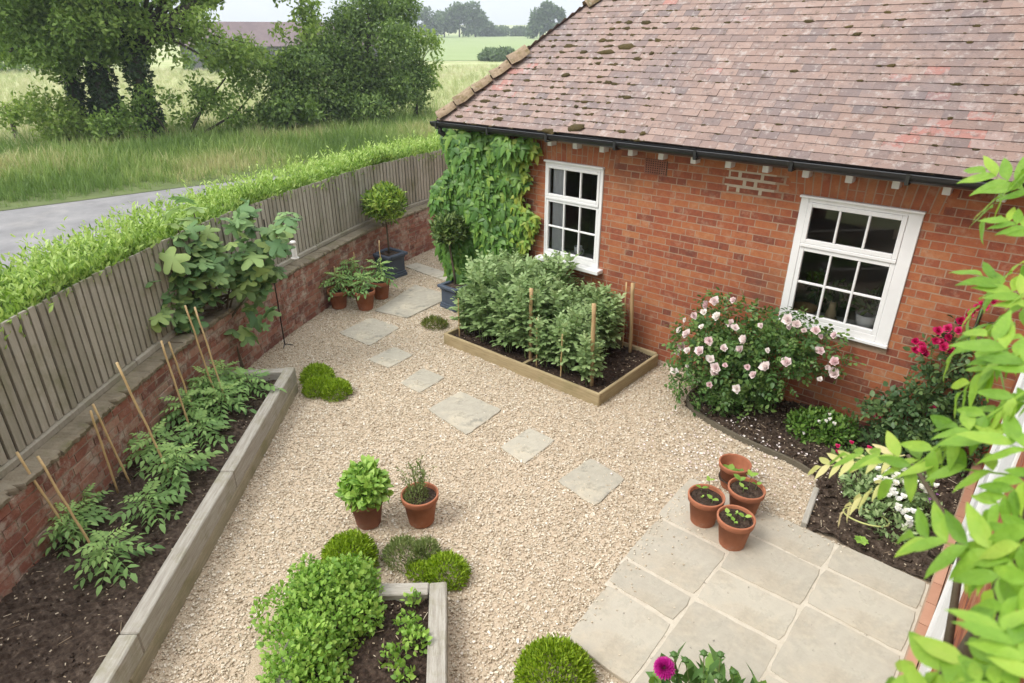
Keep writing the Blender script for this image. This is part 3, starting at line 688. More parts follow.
for k in range(18):
    mb = MB(); x = -6.29 + k * .371; rbox(mb, (0, 0, 0), (.06, .11, .085), .004)
    o = mb.build('rafter_end', M['white_old'], house); o.location = (x + 3, -.058, 2.40)

# ------------------------------------------------------------------ main house wall by the camera
XM = .135
mainh = thing('main_house', 'tall brick house wall with white boarded doors along the right edge behind the wisteria', 'house', (XM, 4, 0))
def mbuild(mbx, name, mat, **k): return mbx.build(name, mat, mainh, loc=(-XM, -4, 0), **k)
mb = MB()
DOOR = (2.35, 5.15, .13, 2.95)
OPEN = (-1.3, 2.28, 2.95, 4.4)
def wall_panel(y0, y1, z0, z1): box2(mb, (XM, y0, z0), (XM + .25, y1, z1), .5, 0)
wall_panel(-4, OPEN[0], 0, 6); wall_panel(OPEN[0], OPEN[1], 0, OPEN[2]); wall_panel(OPEN[0], OPEN[1], OPEN[3], 6); wall_panel(OPEN[1], DOOR[0], 0, 6); wall_panel(DOOR[0], DOOR[1], 0, DOOR[2]); wall_panel(DOOR[0], DOOR[1], DOOR[3], 6); wall_panel(DOOR[1], YW - .02, 0, 6)
wall_panel(YW - .02, 9, 2.9, 6)
def put_main(a, b, c, d, rn, mi):
    x = XM - .005; V = [(x, b, c), (x, a, c), (x, a, d), (x, b, d), (XM + .01, b, c), (XM + .01, a, c), (XM + .01, a, d), (XM + .01, b, d)]
    mb.add(V, [(0, 1, 2, 3), (0, 4, 5, 1), (1, 5, 6, 2), (2, 6, 7, 3), (3, 7, 4, 0)], rn, mi)
brick_rows(mb, -2, YW - .03, .004, 5.9, put_main, [(DOOR[0], DOOR[1], DOOR[2], DOOR[3]), (OPEN[0], OPEN[1], OPEN[2], OPEN[3])])
mbuild(mb, 'wall', [M['mortar'], M['brick']])
mb = MB()
for a, b in (((XM - .02, OPEN[0], OPEN[2] - .03), (XM + .27, OPEN[1], OPEN[2] + .02)), ((XM - .008, OPEN[0], OPEN[3] - .05), (XM + .26, OPEN[1], OPEN[3] + .01)), ((XM - .008, OPEN[0] - .01, OPEN[2] + .021), (XM + .26, OPEN[0] + .05, OPEN[3] - .051)), ((XM - .008, OPEN[1] - .05, OPEN[2] + .021), (XM + .26, OPEN[1] + .01, OPEN[3] - .051))): box2(mb, a, b, .5)
mbuild(mb, 'window_frame', M['white'])
mb = MB(); box2(mb, (.06, 1, 0), (XM - .006, 6.2, .10), .7); 
for yy in np.arange(1, 6.2, .225): box2(mb, (.07, yy + .003, .0), (XM - .007, yy + .222, .108), np.clip(R.normal(.6, .2), 0, 1), 1)
mbuild(mb, 'brick_plinth', [M['mortar'], M['plinth_brick']])
mb = MB(); y0, y1 = DOOR[0], DOOR[1]
for a, b in ((y0, y0 + .08), (y1 - .08, y1), ((y0 + y1) / 2 - .04, (y0 + y1) / 2 + .04)): rbox(mb, (XM + .02, (a + b) / 2, (DOOR[2] + DOOR[3]) / 2), (.07, b - a, DOOR[3] - DOOR[2]), .004)
rbox(mb, (XM + .02, (y0 + y1) / 2, DOOR[3] - .04), (.068, y1 - y0 - .17, .08), .004)
mbuild(mb, 'door_frame', M['white'])
for a, b in ((y0 + .085, (y0 + y1) / 2 - .045), ((y0 + y1) / 2 + .045, y1 - .085)):
    mb = MB(); yy = a
    while yy < b - .02: rbox(mb, (XM + .025, min(yy + .0525, (yy + b) / 2), 1.17), (.035, min(.1, b - yy), 2.05), .005); yy += .105
    rbox(mb, (XM + .012, (a + b) / 2, 2.23), (.05, b - a, .07), .004)
    d = mbuild(mb, 'door', M['white'])
    g = MB(); g.add([(XM + .03, a, 2.27), (XM + .03, b, 2.27), (XM + .03, b, 2.87), (XM + .03, a, 2.87)], [(3, 2, 1, 0)], .5); g.build('pane', M['glass'], d)
    h = MB(); rbox(h, (XM - .02, a + .3, .6), (.03, .03, .16), .005); h.build('handle', M['iron'], d)
mb = MB(); box2(mb, (XM + 1.5, DOOR[0] - .5, 0), (XM + 1.6, YW - .1, 3), .5); box2(mb, (XM + .26, DOOR[0] - .6, 0), (XM + 1.5, DOOR[0] - .5, 3), .5); box2(mb, (XM + .26, DOOR[0] - .5, 3), (XM + 1.6, YW - .1, 3.05)); mbuild(mb, 'room_lining', M['room'])
# ------------------------------------------------------------------ retaining wall, fence, hedge
WH = .82
rw = thing('retaining_wall', 'low weathered red brick retaining wall with a mossy mortar ledge below the fence', 'wall')
mb = MB(); ribbon(mb, [(.0, -.05), (.0, WH - .05), (.26, WH - .05), (.26, -.05)], .5, 0)
U = np.arange(NFP) * .05
def put_curve(a, b, c, d, rn, mi):
    o = -.002 - abs(R.normal(0, .003)); e = R.normal(0, .005, 8)
    V = [at_face(a / .05, o, c + e[0]), at_face(b / .05, o, c + e[1]), at_face(b / .05, o, d + e[2]), at_face(a / .05, o, d + e[3]),
         at_face(a / .05, .01, c), at_face(b / .05, .01, c), at_face(b / .05, .01, d), at_face(a / .05, .01, d)]
    mb.add(V, [(3, 2, 1, 0), (0, 1, 5, 4), (1, 2, 6, 5), (2, 3, 7, 6), (3, 0, 4, 7)], rn, mi)
_af = at_face
def at_face(i, off, z):     # interpolated version for bricks
    i = min(max(i, 0), NFP - 1.001); k = int(i); f = i - k
    p = FP[k] * (1 - f) + FP[k + 1] * f; nn = FN[k] * (1 - f) + FN[k + 1] * f; p = p - nn * off; return (p[0], p[1], z)
brick_rows(mb, .02, U[-1], .01, WH - .06, put_curve, (), ch=.076, j=.013, mi=1, beta=(1.3, 1.4))
rw_wall = mb.build('brickwork', [M['old_mortar'], M['old_brick']], rw)
mb = MB(); step = 12
for i in range(0, NFP - step, step):
    w0, w1 = -.035 + R.normal(0, .008), -.035 + R.normal(0, .008); z = WH + R.normal(0, .004); z2 = WH - .048
    V = []; m_ = 2 * step + 1
    for q in np.linspace(i + .03, i + step - .03, m_):
        w = -.03 + R.normal(0, .007) + (.05 if R.random() < .06 else 0); zz = z + R.normal(0, .003)
        V += [at_face(q, w + .006, z2), at_face(q, w, zz - .016), at_face(q, w + .012 + abs(R.normal(0, .004)), zz), at_face(q, .11, zz + .004 + R.normal(0, .003)), at_face(q, .26, z + .014), at_face(q, .26, z2)]
    F = [(a * 6 + j, a * 6 + (j + 1) % 6, (a + 1) * 6 + (j + 1) % 6, (a + 1) * 6 + j) for a in range(m_ - 1) for j in range(6)] + [(0, 1, 2, 3, 4, 5), tuple((m_ - 1) * 6 + j for j in range(5, -1, -1))]
    mb.add(V, F, R.random())
mb.build('coping', M['coping'], rw)

fence = thing('board_fence', 'weathered grey vertical board fence standing on the low brick wall', 'fence')
def ftop(i): return 1.80 - .10 * (i * .05) / 9.5
mb = MB(); md = MB(); s = .10
while s < U[-1] - .1:
    i = s / .05; w = .060 + R.normal(0, .002); zt = ftop(i) + R.normal(0, .004); o = .150 + R.normal(0, .002); lean = R.normal(0, .06)
    V = []
    for z, l in ((WH + .075, 0), (zt, lean)):
        for ds, do in ((0, 0), (w, 0), (w, .018), (0, .018)): V.append(at_face((s + ds) / .05 + l, o + do, z))
    mb.add(V, [(4, 5, 1, 0), (5, 6, 2, 1), (6, 7, 3, 2), (7, 4, 0, 3), (4, 7, 6, 5)], R.random())
    s += .083 + R.normal(0, .0015)
for i in range(2, NFP - 3, 2):
    V = [at_face(i, .171, WH + .07), at_face(i + 2, .171, WH + .07), at_face(i + 2, .171, ftop(i) - .03), at_face(i, .171, ftop(i) - .03)]
    V += [at_face(i, .185, WH + .07), at_face(i + 2, .185, WH + .07), at_face(i + 2, .185, ftop(i) - .03), at_face(i, .185, ftop(i) - .03)]
    md.add(V, [(3, 2, 1, 0), (4, 5, 6, 7), (2, 3, 7, 6)], R.random())
mb.build('boards', M['fence_wood'], fence); md.build('backing_boards', M['fence_dark'], fence)
mb = MB()
for i in range(2, NFP - 3, 36): 
    e = min(i + 35.8, NFP - 2); V = []
    qs = np.linspace(i, e, 7)
    for q in qs: V += [at_face(q, .135, WH + .01), at_face(q, .135, WH + .055), at_face(q, .17, WH + .078), at_face(q, .2, WH + .01)]
    F = [(a * 4 + j, a * 4 + (j + 1) % 4, (a + 1) * 4 + (j + 1) % 4, (a + 1) * 4 + j) for a in range(6) for j in range(4)] + [(0, 1, 2, 3), (27, 26, 25, 24)]
    mb.add(V, F, R.random())
mb.build('bottom_rail', M['fence_wood'], fence)
for i in (4, 62, 122, NFP - 4):
    mb = MB(); p = at_face(i, .25, 0); box2(mb, (p[0] - .05, p[1] - .05, 0), (p[0] + .05, p[1] + .05, ftop(i) - .02)); mb.build('post', M['fence_dark'], fence)
mb = MB(); p = at_face(NFP - 30, .1, 0)
for r in range(22):
    box2(mb, (-8.93 - .0, 8.62, .004 + r * .075), (-8.70, 8.84, .069 + r * .075), np.clip(R.normal(.6, .15), 0, 1), 1)
box2(mb, (-8.92, 8.63, 0), (-8.71, 8.83, 1.65), .5, 0)
tag(mb.build('brick_pier', [M['mortar'], M['brick']]), 'slim brick pier at the far end of the board fence', 'pier')

mb = MB(); n = 80000
i = R.uniform(0, NFP - 2, n); wid = np.interp(i, [0, NFP], [.88, .92])
t = R.random(n); 
zt = 1.86 - .11 * (i / NFP) + .05 * np.sin(i * .11) + .035 * np.sin(i * .31 + 1)
# rounded cross-section: points on a top arc and the two sides
wid = wid * np.interp(i, [0, NFP * .45, NFP * .75, NFP], [1.02, .92, .80, .9]); off = .235 + wid * t; side = R.random(n)
zz = zt - .10 * (2 * t - 1) ** 4 - .12 * t - abs(R.normal(0, .05, n))
sd = side < .30
off[sd] = .25 + wid[sd] * (1.0 + R.normal(0, .03, sd.sum())); zz[sd] = R.uniform(.2, 1.8, sd.sum())
fr_ = (side > .30) & (side < .42); off[fr_] = .215 + R.normal(0, .03, fr_.sum()); zz[fr_] = zt[fr_] - R.uniform(-.02, .14, fr_.sum())
gap = .5 + .5 * np.sin(i * .9 + off * 23) * np.cos(off * 17 - i * .37); zz -= .07 * gap * (R.random(n) < .7)
k = i.astype(int); P = FP[k] - FN[k] * off[:, None]; P += FT[k] * ((i - k) * .05)[:, None]
pts = np.stack([P[:, 0], P[:, 1], zz], 1) + R.normal(0, .012, (n, 3))
nr = np.tile(UP, (n, 1)); nr[sd] = np.concatenate([-FN[k][sd], np.full((sd.sum(), 1), .3)], 1); nr[fr_] = np.concatenate([FN[k][fr_], np.full((fr_.sum(), 1), .8)], 1)
ns = 1500; si = R.uniform(2, NFP - 3, ns); so_ = R.uniform(.21, .92, ns); q = np.array([at_face(a, b, 0) for a, b in zip(si, so_)]); sz_ = np.interp(si, [0, NFP], [1.82, 1.70]); hh_ = R.gamma(3, .034, ns)
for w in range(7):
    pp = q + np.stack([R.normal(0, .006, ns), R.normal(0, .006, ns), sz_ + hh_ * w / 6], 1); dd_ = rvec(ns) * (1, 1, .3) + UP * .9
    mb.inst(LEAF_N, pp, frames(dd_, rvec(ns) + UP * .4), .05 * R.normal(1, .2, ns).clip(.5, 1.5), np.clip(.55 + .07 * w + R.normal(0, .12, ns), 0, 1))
hedge = thing('hedge', 'bright green trimmed privet hedge growing behind the board fence', 'hedge')
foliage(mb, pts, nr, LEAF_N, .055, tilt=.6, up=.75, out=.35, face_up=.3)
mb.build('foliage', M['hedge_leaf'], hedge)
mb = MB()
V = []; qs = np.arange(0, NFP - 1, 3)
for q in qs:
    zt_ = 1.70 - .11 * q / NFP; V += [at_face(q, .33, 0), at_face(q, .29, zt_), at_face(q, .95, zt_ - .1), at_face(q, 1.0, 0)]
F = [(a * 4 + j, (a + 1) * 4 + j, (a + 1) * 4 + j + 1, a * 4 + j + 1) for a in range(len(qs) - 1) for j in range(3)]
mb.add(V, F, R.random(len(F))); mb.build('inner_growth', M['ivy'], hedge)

# ------------------------------------------------------------------ raised beds
def beam(mb, a, b, z0, z1, th, ext=0, rnd=None, mi=0):
    """squared timber lying between a and b (its outer top edge), th wide to its left"""
    a = np.array(a, float); b = np.array(b, float); d = (b - a) / np.linalg.norm(b - a); nn = np.array([-d[1], d[0]])
    L_ = np.linalg.norm(b - a); c = (a + b) / 2 + nn * th / 2
    bm = MB(); rbox(bm, (0, 0, (z0 + z1) / 2), (L_, th, z1 - z0), .008)
    return bm, (c[0], c[1], 0), math.atan2(d[1], d[0])
def add_beam(parent, name, a, b, z0, z1, th, mat):
    m_, loc, rz = beam(None, a, b, z0, z1, th); o = m_.build(name, mat, parent, loc=loc, rz=rz); return o
def soil_obj(parent, poly, z, mat, debris=300):
    mb = MB(); ground_blob(mb, poly, z, .012, .03)
    P = np.array(poly); n = debris * 3
    x = R.uniform(P[:, 0].min(), P[:, 0].max(), n); y = R.uniform(P[:, 1].min(), P[:, 1].max(), n); k = inpoly(x, y, poly); x, y = x[k], y[k]; n = len(x)
    d = rvec(n); rot = frames(d, rvec(n))
    T = (boxv((0, 0, 0), (1, 1, 1)) * np.random.default_rng(3).uniform(.6, 1.1, (8, 3)), BOXF)
    sz = (R.lognormal(0, .6, n) * .009)[:, None] * np.stack([np.ones(n), R.uniform(.8, 1.6, n), np.full(n, .8)], 1)
    mb.inst(T, np.stack([x, y, np.full(n, z + .008)], 1), rot, sz, np.clip(R.beta(1.3, 2.2, n), 0, 1), 0)
    return mb.build('soil', mat, parent, smooth=False)
bed1 = thing('raised_bed', 'long raised vegetable bed of grey timber sleepers against the low brick wall', 'raised bed', (-4.5, 1.7, 0))
def rel(o, root):
    o.location = Vector(o.location) - root.location; return o
A, B = np.array((-5.77, 3.07)), np.array((-2.2, -.78)); dd = (B - A) / np.linalg.norm(B - A); J = A + dd * 3.42
rel(add_beam(bed1, 'sleeper', B, J + dd * .004, .125, .30, .11, M['sleeper']), bed1)
J2 = A + dd * 1.842
rel(add_beam(bed1, 'sleeper', J, J2 + dd * .005, .125, .30, .11, M['sleeper']), bed1); rel(add_beam(bed1, 'sleeper', J2, A, .125, .302, .112, M['sleeper']), bed1)
rel(add_beam(bed1, 'sleeper', B + dd * .1 , J + dd * .18, -.05, .122, .105, M['sleeper_side']), bed1)
rel(add_beam(bed1, 'sleeper', J + dd * .176, A + dd * .003, -.05, .122, .105, M['sleeper_side']), bed1)
e0 = A + np.array((-.082, -.076)); 
rel(add_beam(bed1, 'sleeper', (-5.785, 3.055), (-6.33, 2.47), .125, .296, .10, M['sleeper']), bed1)
rel(add_beam(bed1, 'sleeper', (-5.785, 3.055), (-6.33, 2.47), -.05, .122, .098, M['sleeper_side']), bed1)
rel(soil_obj(bed1, [(-5.82, 2.95), (-3.40, .40), (-2.3, -.75), (-3.5, -1.15), (-4.1, -.40), (-4.82, .53), (-5.38, 1.19), (-5.86, 1.78), (-6.32, 2.40)], .215, M['dry_soil'], 1500), bed1)

bed2 = thing('raised_bed', 'small sleeper-edged herb bed of weathered grey timber at the bottom of the yard', 'raised bed', (-2.3, 1.4, 0))
C2 = np.array((-2.415, 2.115)); d1_ = nz(np.array((.545, -.525))); d2_ = nz(np.array((-.36, -.33)))
C2b = C2 + d1_ * 1.25; 
rel(add_beam(bed2, 'sleeper', C2b, C2, -.03, .20, .115, M['sleeper']), bed2)
Q = C2 - np.array((d1_[1], -d1_[0])) * 0; 
s0_ = C2 + d2_ * .118; s1_ = C2 + d2_ * .98
rel(add_beam(bed2, 'sleeper', s0_, s1_, -.03, .197, .105, M['sleeper']), bed2)
s2_ = s1_ + d1_ * 1.25
rel(add_beam(bed2, 'sleeper', s1_ + d1_ * .11, s2_, -.03, .195, .105, M['sleeper']), bed2)
rel(soil_obj(bed2, [tuple(C2 + d2_ * .1 + d1_ * .05), tuple(C2b + d2_ * .08), tuple(s2_), tuple(s1_ + d1_ * .05)], .14, M['soil'], 500), bed2)

bed3 = thing('raised_bed', 'low rectangular bed of tan timber boards planted with beans below the left window', 'raised bed', (-4.26, 5.6, 0))
for a, b in (((-5.44, 4.95), (-3.08, 4.95)), ((-3.08, 4.992), (-3.08, 6.2)), ((-3.12, 6.24), (-5.40, 6.24)), ((-5.44, 6.24), (-5.44, 4.992))):
    rel(add_beam(bed3, 'board', a, b, -.02, .15, .038, M['bed_board']), bed3)
rel(soil_obj(bed3, [(-5.42, 4.97), (-3.10, 4.97), (-3.10, 6.22), (-5.42, 6.22)], .095, M['soil'], 600), bed3)
mb = MB(); box2(mb, (-4.19, 4.99, .10), (-4.15, 5.25, .125)); rel(mb.build('cross_batten', M['bed_board'], bed3), bed3)

# right-hand flower border and its edging
mb = MB(); ground_blob(mb, BORDER, .03, .02, .035)
o = mb.build('border_soil', M['dry_soil'], kind='structure')
mb = MB(); n = 2600; x = R.uniform(-2.5, .07, n); y = R.uniform(4.46, 6.34, n); k = inpoly(x, y, BORDER); x, y = x[k], y[k]; n = len(x)
sz = (R.lognormal(0, .6, n) * .012)[:, None] * np.stack([np.ones(n), R.uniform(.8, 1.8, n), np.full(n, .6)], 1)
mb.inst((boxv((0, 0, 0), (1, 1, 1)) * np.random.default_rng(8).uniform(.6, 1.1, (8, 3)), BOXF), np.stack([x, y, np.full(n, .045)], 1), frames(rvec(n), rvec(n)), sz, R.random(n))
o = mb.build('bark_mulch', M['dry_soil'], kind='stuff'); o['label'] = 'crumbs of soil and bark scattered over the flower border'
ed = thing('border_edging', 'thin dark edging strip curving between the gravel and the flower border', 'edging')
mb = MB(); E_ = np.array([(-2.46, 5.86), (-2.42, 5.58), (-2.08, 5.40), (-1.63, 5.30), (-1.2, 5.28), (-.97, 5.20)]); E_ = resample(E_, .06)
V = []; T_ = nz(np.gradient(E_, axis=0)); 
for p, t in zip(E_, T_):
    nn = np.array([-t[1], t[0]]); 
    for w, z in ((-.013, 0), (-.013, .055), (.013, .055), (.013, 0)): V.append((p[0] + nn[0] * w, p[1] + nn[1] * w, z))
m = len(E_); F = [(a * 4 + j, a * 4 + (j + 1) % 4, (a + 1) * 4 + (j + 1) % 4, (a + 1) * 4 + j) for a in range(m - 1) for j in range(4)]
mb.add(V, F, .3); mb.build('strip', M['fence_dark'], ed)
o = add_beam(None, 'edging_board', (-.795, 4.475), (-.865, 4.99), -.02, .065, .045, M['sleeper']); tag(o, 'short grey timber edging board beside the white flowers, ending at the patio', 'edging')

mb = MB()
for poly, z, n in (([(-5.7, 2.8), (-3.40, .40), (-2.3, -.75), (-3.5, -1.15), (-4.1, -.40), (-4.82, .53), (-5.38, 1.19), (-5.86, 1.78), (-6.2, 2.35)], .222, 900), ([tuple(C2 + d2_ * .12 + d1_ * .08), tuple(C2b + d2_ * .1), tuple(s2_), tuple(s1_ + d1_ * .05)], .148, 260), (BORDER, .045, 700), ([(-5.38, 5.0), (-3.14, 5.0), (-3.14, 6.2), (-5.38, 6.2)], .10, 260)):
    P = np.array(poly); x = R.uniform(P[:, 0].min(), P[:, 0].max(), n * 2); y = R.uniform(P[:, 1].min(), P[:, 1].max(), n * 2); k = inpoly(x, y, poly); x, y = x[k][:n], y[k][:n]; m = len(x)
    d = rvec(m) * (1, 1, .12); w = R.random(m) < .12
    sz = np.stack([np.where(w, .003, R.uniform(.003, .009, m)), np.where(w, R.uniform(.03, .09, m), R.uniform(.006, .018, m)), np.full(m, .004)], 1)
    mb.inst((boxv((0, 0, 0), (1, 1, 1)), BOXF), np.stack([x, y, np.full(m, z + .006)], 1), frames(d, UP + rvec(m) * .2), sz, R.random(m))
o = mb.build('plant_debris', M['debris'], kind='stuff'); o['label'] = 'pale straw, bark and twig bits lying on the bed soil'

# ------------------------------------------------------------------ paving
def slab(poly, label, z=.02, mat='step_stone', group='stepping stones across the gravel', cat='paving slab', th=.045, jit=.003):
    P = np.array(poly, float); c = P.mean(0); V = []; pts = []
    for a, b in zip(P, np.roll(P, -1, 0)):
        L_ = np.linalg.norm(b - a); n = max(3, int(L_ / .07)); nn = np.array([(b - a)[1], -(b - a)[0]]) / L_
        for k in range(n):
            q = a + (b - a) * k / n + (nn * R.normal(0, jit) if k else (c - a) / np.linalg.norm(c - a) * .012)
            pts.append(q)
    pts = np.array(pts) - c; m = len(pts)
    ins = pts * (1 - .004 / np.linalg.norm(pts, axis=1))[:, None]
    V = np.concatenate([np.c_[pts, np.full(m, z - th)], np.c_[pts, np.full(m, z - .004)], np.c_[ins, np.full(m, z)]])
    F = [(i * m + (j + 1) % m, i * m + j, (i + 1) * m + j, (i + 1) * m + (j + 1) % m)[::1] for i in range(2) for j in range(m)] + [tuple(2 * m + j for j in range(m))]
    mb = MB(); mb.add(V, F, R.random()); o = mb.build('paving_slab', M[mat]); 
    o.location = (c[0], c[1], 0); 
    me = o.data; bm = bmesh.new(); bm.from_mesh(me); bmesh.ops.recalc_face_normals(bm, faces=bm.faces[:]); bm.to_mesh(me); bm.free()
    return tag(o, label, cat, group)
ST = [([(-6.72, 4.26), (-6.09, 4.28), (-6.24, 4.90), (-6.80, 4.86)], 'grey oblong stepping slab nearest the clustered tomato pots', .014),
      ([(-5.80, 4.03), (-5.43, 4.05), (-5.47, 4.47), (-5.83, 4.47)], 'small pale square stepping slab between two longer grey ones, beyond the rough mottled slab', .014),
      ([(-5.06, 3.91), (-4.72, 3.90), (-4.76, 4.33), (-5.13, 4.32)], 'small mottled grey stepping slab midway along the curved row', .014),
      ([(-4.40, 3.73), (-3.75, 3.65), (-3.80, 4.23), (-4.40, 4.22)], 'large mottled stepping slab in the middle of the gravel in front of the bean bed', .016),
      ([(-3.37, 3.71), (-3.02, 3.66), (-3.04, 4.15), (-3.37, 4.16)], 'dark blotched square stepping slab near the front corner of the bean bed', .014),
      ([(-2.65, 3.66), (-2.21, 3.60), (-2.21, 4.08), (-2.62, 4.14)], 'plain pale square stepping slab nearest the patio', .014),
      ([(-6.95, 5.03), (-6.40, 5.17), (-6.52, 6.17), (-7.32, 6.12)], 'long sandy slab lying between the two blue planters', .022),
      ([(-8.14, 6.60), (-6.82, 6.55), (-6.95, 6.85), (-8.14, 6.87)], 'narrow pale slab strip behind the blue planters at the house corner', .02)]
for p, l, z in ST: slab(p, l, z)
PG = 'patio paving slabs'
g = .009
XA, XB, XC, XD = -1.70, -1.145, -.555, .045
PS = [([(-1.76, 3.83), (XB - g, 3.82), (XB - g, 4.45), (-1.78, 4.45)], 'sandy patio slab carrying the group of terracotta pots, at the gravel corner'),
      ([(-1.715, 3.26), (XB - g, 3.26), (XB - g, 3.79), (-1.735, 3.80)], 'pale rectangular patio slab at the gravel edge just below the terracotta pots'),
      ([(-1.68, 2.98), (XB - g, 2.97), (XB - g, 3.23), (-1.70, 3.23)], 'narrow worn patio slab with dark lichen at the gravel edge'),
      ([(-1.62, 2.40), (-1.125 - g, 2.38), (XB - g, 2.94), (-1.66, 2.95)], 'large pinkish patio slab at the lower left corner beside the round green mound'),
      ([(XB + g, 4.11), (XC - g, 4.10), (XC - g, 4.44), (XB + g, 4.45)], 'grey patio slab at the back edge of the paving, right behind the front pot'),
      ([(XB + g, 3.62), (XC - g, 3.645), (XC - g, 4.08), (XB + g, 4.085)], 'pale patio slab beside the frontmost terracotta pot'),
      ([(XB + g, 3.25), (XC - g, 3.27), (XC - g, 3.62), (XB + g, 3.595)], 'plain pale patio slab in the middle of the paving'),
      ([(-1.13 + g, 2.36), (XC + .01 - g, 2.62), (XC - g, 3.245), (XB + g, 3.225)], 'pale patio slab partly hidden behind the purple dahlia'),
      ([(XC + g, 4.13), (XD, 4.13), (XD, 4.44), (XC + g, 4.44)], 'greenish grey patio slab strip below the flower border'),
      ([(XC + g, 3.70), (XD, 3.69), (XD, 4.105), (XC + g, 4.105)], 'smooth blue grey patio slab beside the brick plinth'),
      ([(XC + g, 3.02), (XD, 3.01), (XD, 3.665), (XC + g, 3.68)], 'large buff patio slab by the brick plinth at the right'),
      ([(XC + g, 2.3), (XD, 2.3), (XD, 2.985), (XC + g, 2.995)], 'buff patio slab at the bottom edge of the photo by the door')]
for p, l in PS: slab(p, l, .030 + R.normal(0, .0015), 'stone', PG, jit=.0025)
mb = MB(); ground_blob(mb, [(-1.74, 4.44), (.05, 4.44), (.05, 2.3), (-1.6, 2.42), (-1.7, 3.2)], .0255, .0006, .03)
mb.build('patio_joints', M['joint'], kind='structure')

# ------------------------------------------------------------------ pots
def pot(loc, d, h, label, group='terracotta pots in the yard', mat='terracotta', fill=.035, rz=0, soil=True):
    t = thing('terracotta_pot', label, 'pot', loc, rz, group); r = d / 2
    mb = MB(); rim = h * .2
    lathe(mb, [(0, 0), (r * .66, 0), (r * .67, .004), (r * .88, h - rim), (r * .895, h - rim - .004), (r * .97, h - rim + .004), (r, h - .012), (r, h - .004), (r * .985, h), (r * .91, h), (r * .895, h - .01), (r * .84, h - rim), (r * .6, .03), (0, .03)], 32)
    mb.build('body', M[mat], t, smooth=True)
    if soil:
        mb = MB(); zz = h - fill; n = 9
        pr = [(r * .875, zz - .012)] + [(r * .875 * (1 - k / n), zz + .006 * (k / n) + R.normal(0, .002)) for k in range(n)]
        lathe(mb, pr + [(0.002, zz + .006)], 24); q = mb.build('soil', M['soil'], t)
        for v in q.data.vertices: v.co.z += random.gauss(0, .003)
    return t
FARG = 'terracotta pots in the yard'
pots = {}
pots['p1'] = pot((-7.46, 4.80, .012), .30, .27, 'terracotta pot at the left of the far cluster by the brick wall', mat='terracotta')
pots['p2'] = pot((-7.13, 5.02, .012), .31, .28, 'terracotta pot at the front of the far cluster, nearest the oblong slab')
pots['p3'] = pot((-7.30, 5.44, .012), .30, .27, 'terracotta pot at the right of the far cluster, nearest the blue planter')
pots['p4'] = pot((-7.72, 5.24, .012), .30, .27, 'terracotta pot at the back of the far cluster, half hidden by tomato leaves', mat='terracotta_old')
pots['basil'] = pot((-3.47, 2.255, .012), .285, .26, 'brown terracotta pot filled by a dense bright green herb', mat='terracotta_old')
pots['thyme'] = pot((-3.165, 2.545, .012), .30, .27, 'terracotta pot holding a wispy thyme plant beside the dense green herb')
pots['a'] = pot((-1.45, 4.00, .03), .285, .255, 'terracotta pot of seedlings at the left of the patio group', fill=.03)
pots['b'] = pot((-1.17, 3.91, .03), .28, .255, 'terracotta pot of seedlings at the front of the patio group', fill=.03)
pots['c'] = pot((-1.25, 4.30, .03), .29, .25, 'terracotta pot of seedlings at the right of the patio group', fill=.03)
pots['d'] = pot((-1.47, 4.60, .012), .27, .24, 'orange terracotta pot, nearly empty, at the back of the patio group', fill=.15)

def seedling(x, y, z, h, nl, sz, label, up=.5):
    t = thing('seedling', label, 'seedling', (x, y, z)); mb = MB(); tube(mb, [(0, 0, -.01), (.004, .003, h)], .0025, 5); mb.build('stem', M['stem'], t)
    mb = MB(); a = R.uniform(0, PI) + np.arange(nl) * PI / max(1, nl / 2); d = np.stack([np.cos(a), np.sin(a), np.full(nl, up)], 1)
    mb.inst(leaf_t(.75, .1, .15), np.tile([0, 0, h], (nl, 1)), frames(d, np.tile(UP, (nl, 1)) + rvec(nl) * .2), R.normal(sz, sz * .15, nl), R.random(nl)); mb.build('leaf', M['herb_leaf'], t)
for key, items in {'a': [(-.06, .03, .05, 2, .05, 'round pale seedling leaf pair at the left in the left patio pot'), (.06, -.03, .04, 2, .05, 'broad seedling at the right in the left patio pot'), (-.02, .06, .13, 3, .04, 'tallest seedling standing up in the left patio pot'), (-.02, -.03, .02, 2, .025, 'tiny seedling in the centre of the left patio pot')],
                   'b': [(-.06, -.02, .04, 2, .05, 'round seedling at the left in the front patio pot'), (.05, .03, .04, 2, .055, 'large round seedling at the right in the front patio pot'), (.01, -.06, .03, 2, .045, 'seedling nearest the front rim of the front patio pot'), (-.02, .05, .02, 2, .025, 'tiny seedling at the back of the front patio pot')],
                   'c': [(-.07, .03, .05, 3, .055, 'round seedling near the left rim of the right patio pot'), (.05, .06, .05, 2, .055, 'round seedling near the back rim of the right patio pot'), (-.01, .07, .10, 4, .05, 'tallest leafy seedling at the back of the right patio pot'), (-.01, -.05, .05, 2, .045, 'upright narrow seedling at the front of the right patio pot')],
                   'd': [(-.03, .0, .05, 5, .07, 'floppy dark seedling down inside the orange back pot'), (.05, .02, .04, 4, .06, 'second floppy seedling inside the orange back pot, nearer the right pot')]}.items():
    p = pots[key].location; zz = p.z + {'d': .09}.get(key, .225)
    for dx, dy, h, nl, sz, lab in items: seedling(p.x + dx, p.y + dy, zz, h, nl, sz, lab)

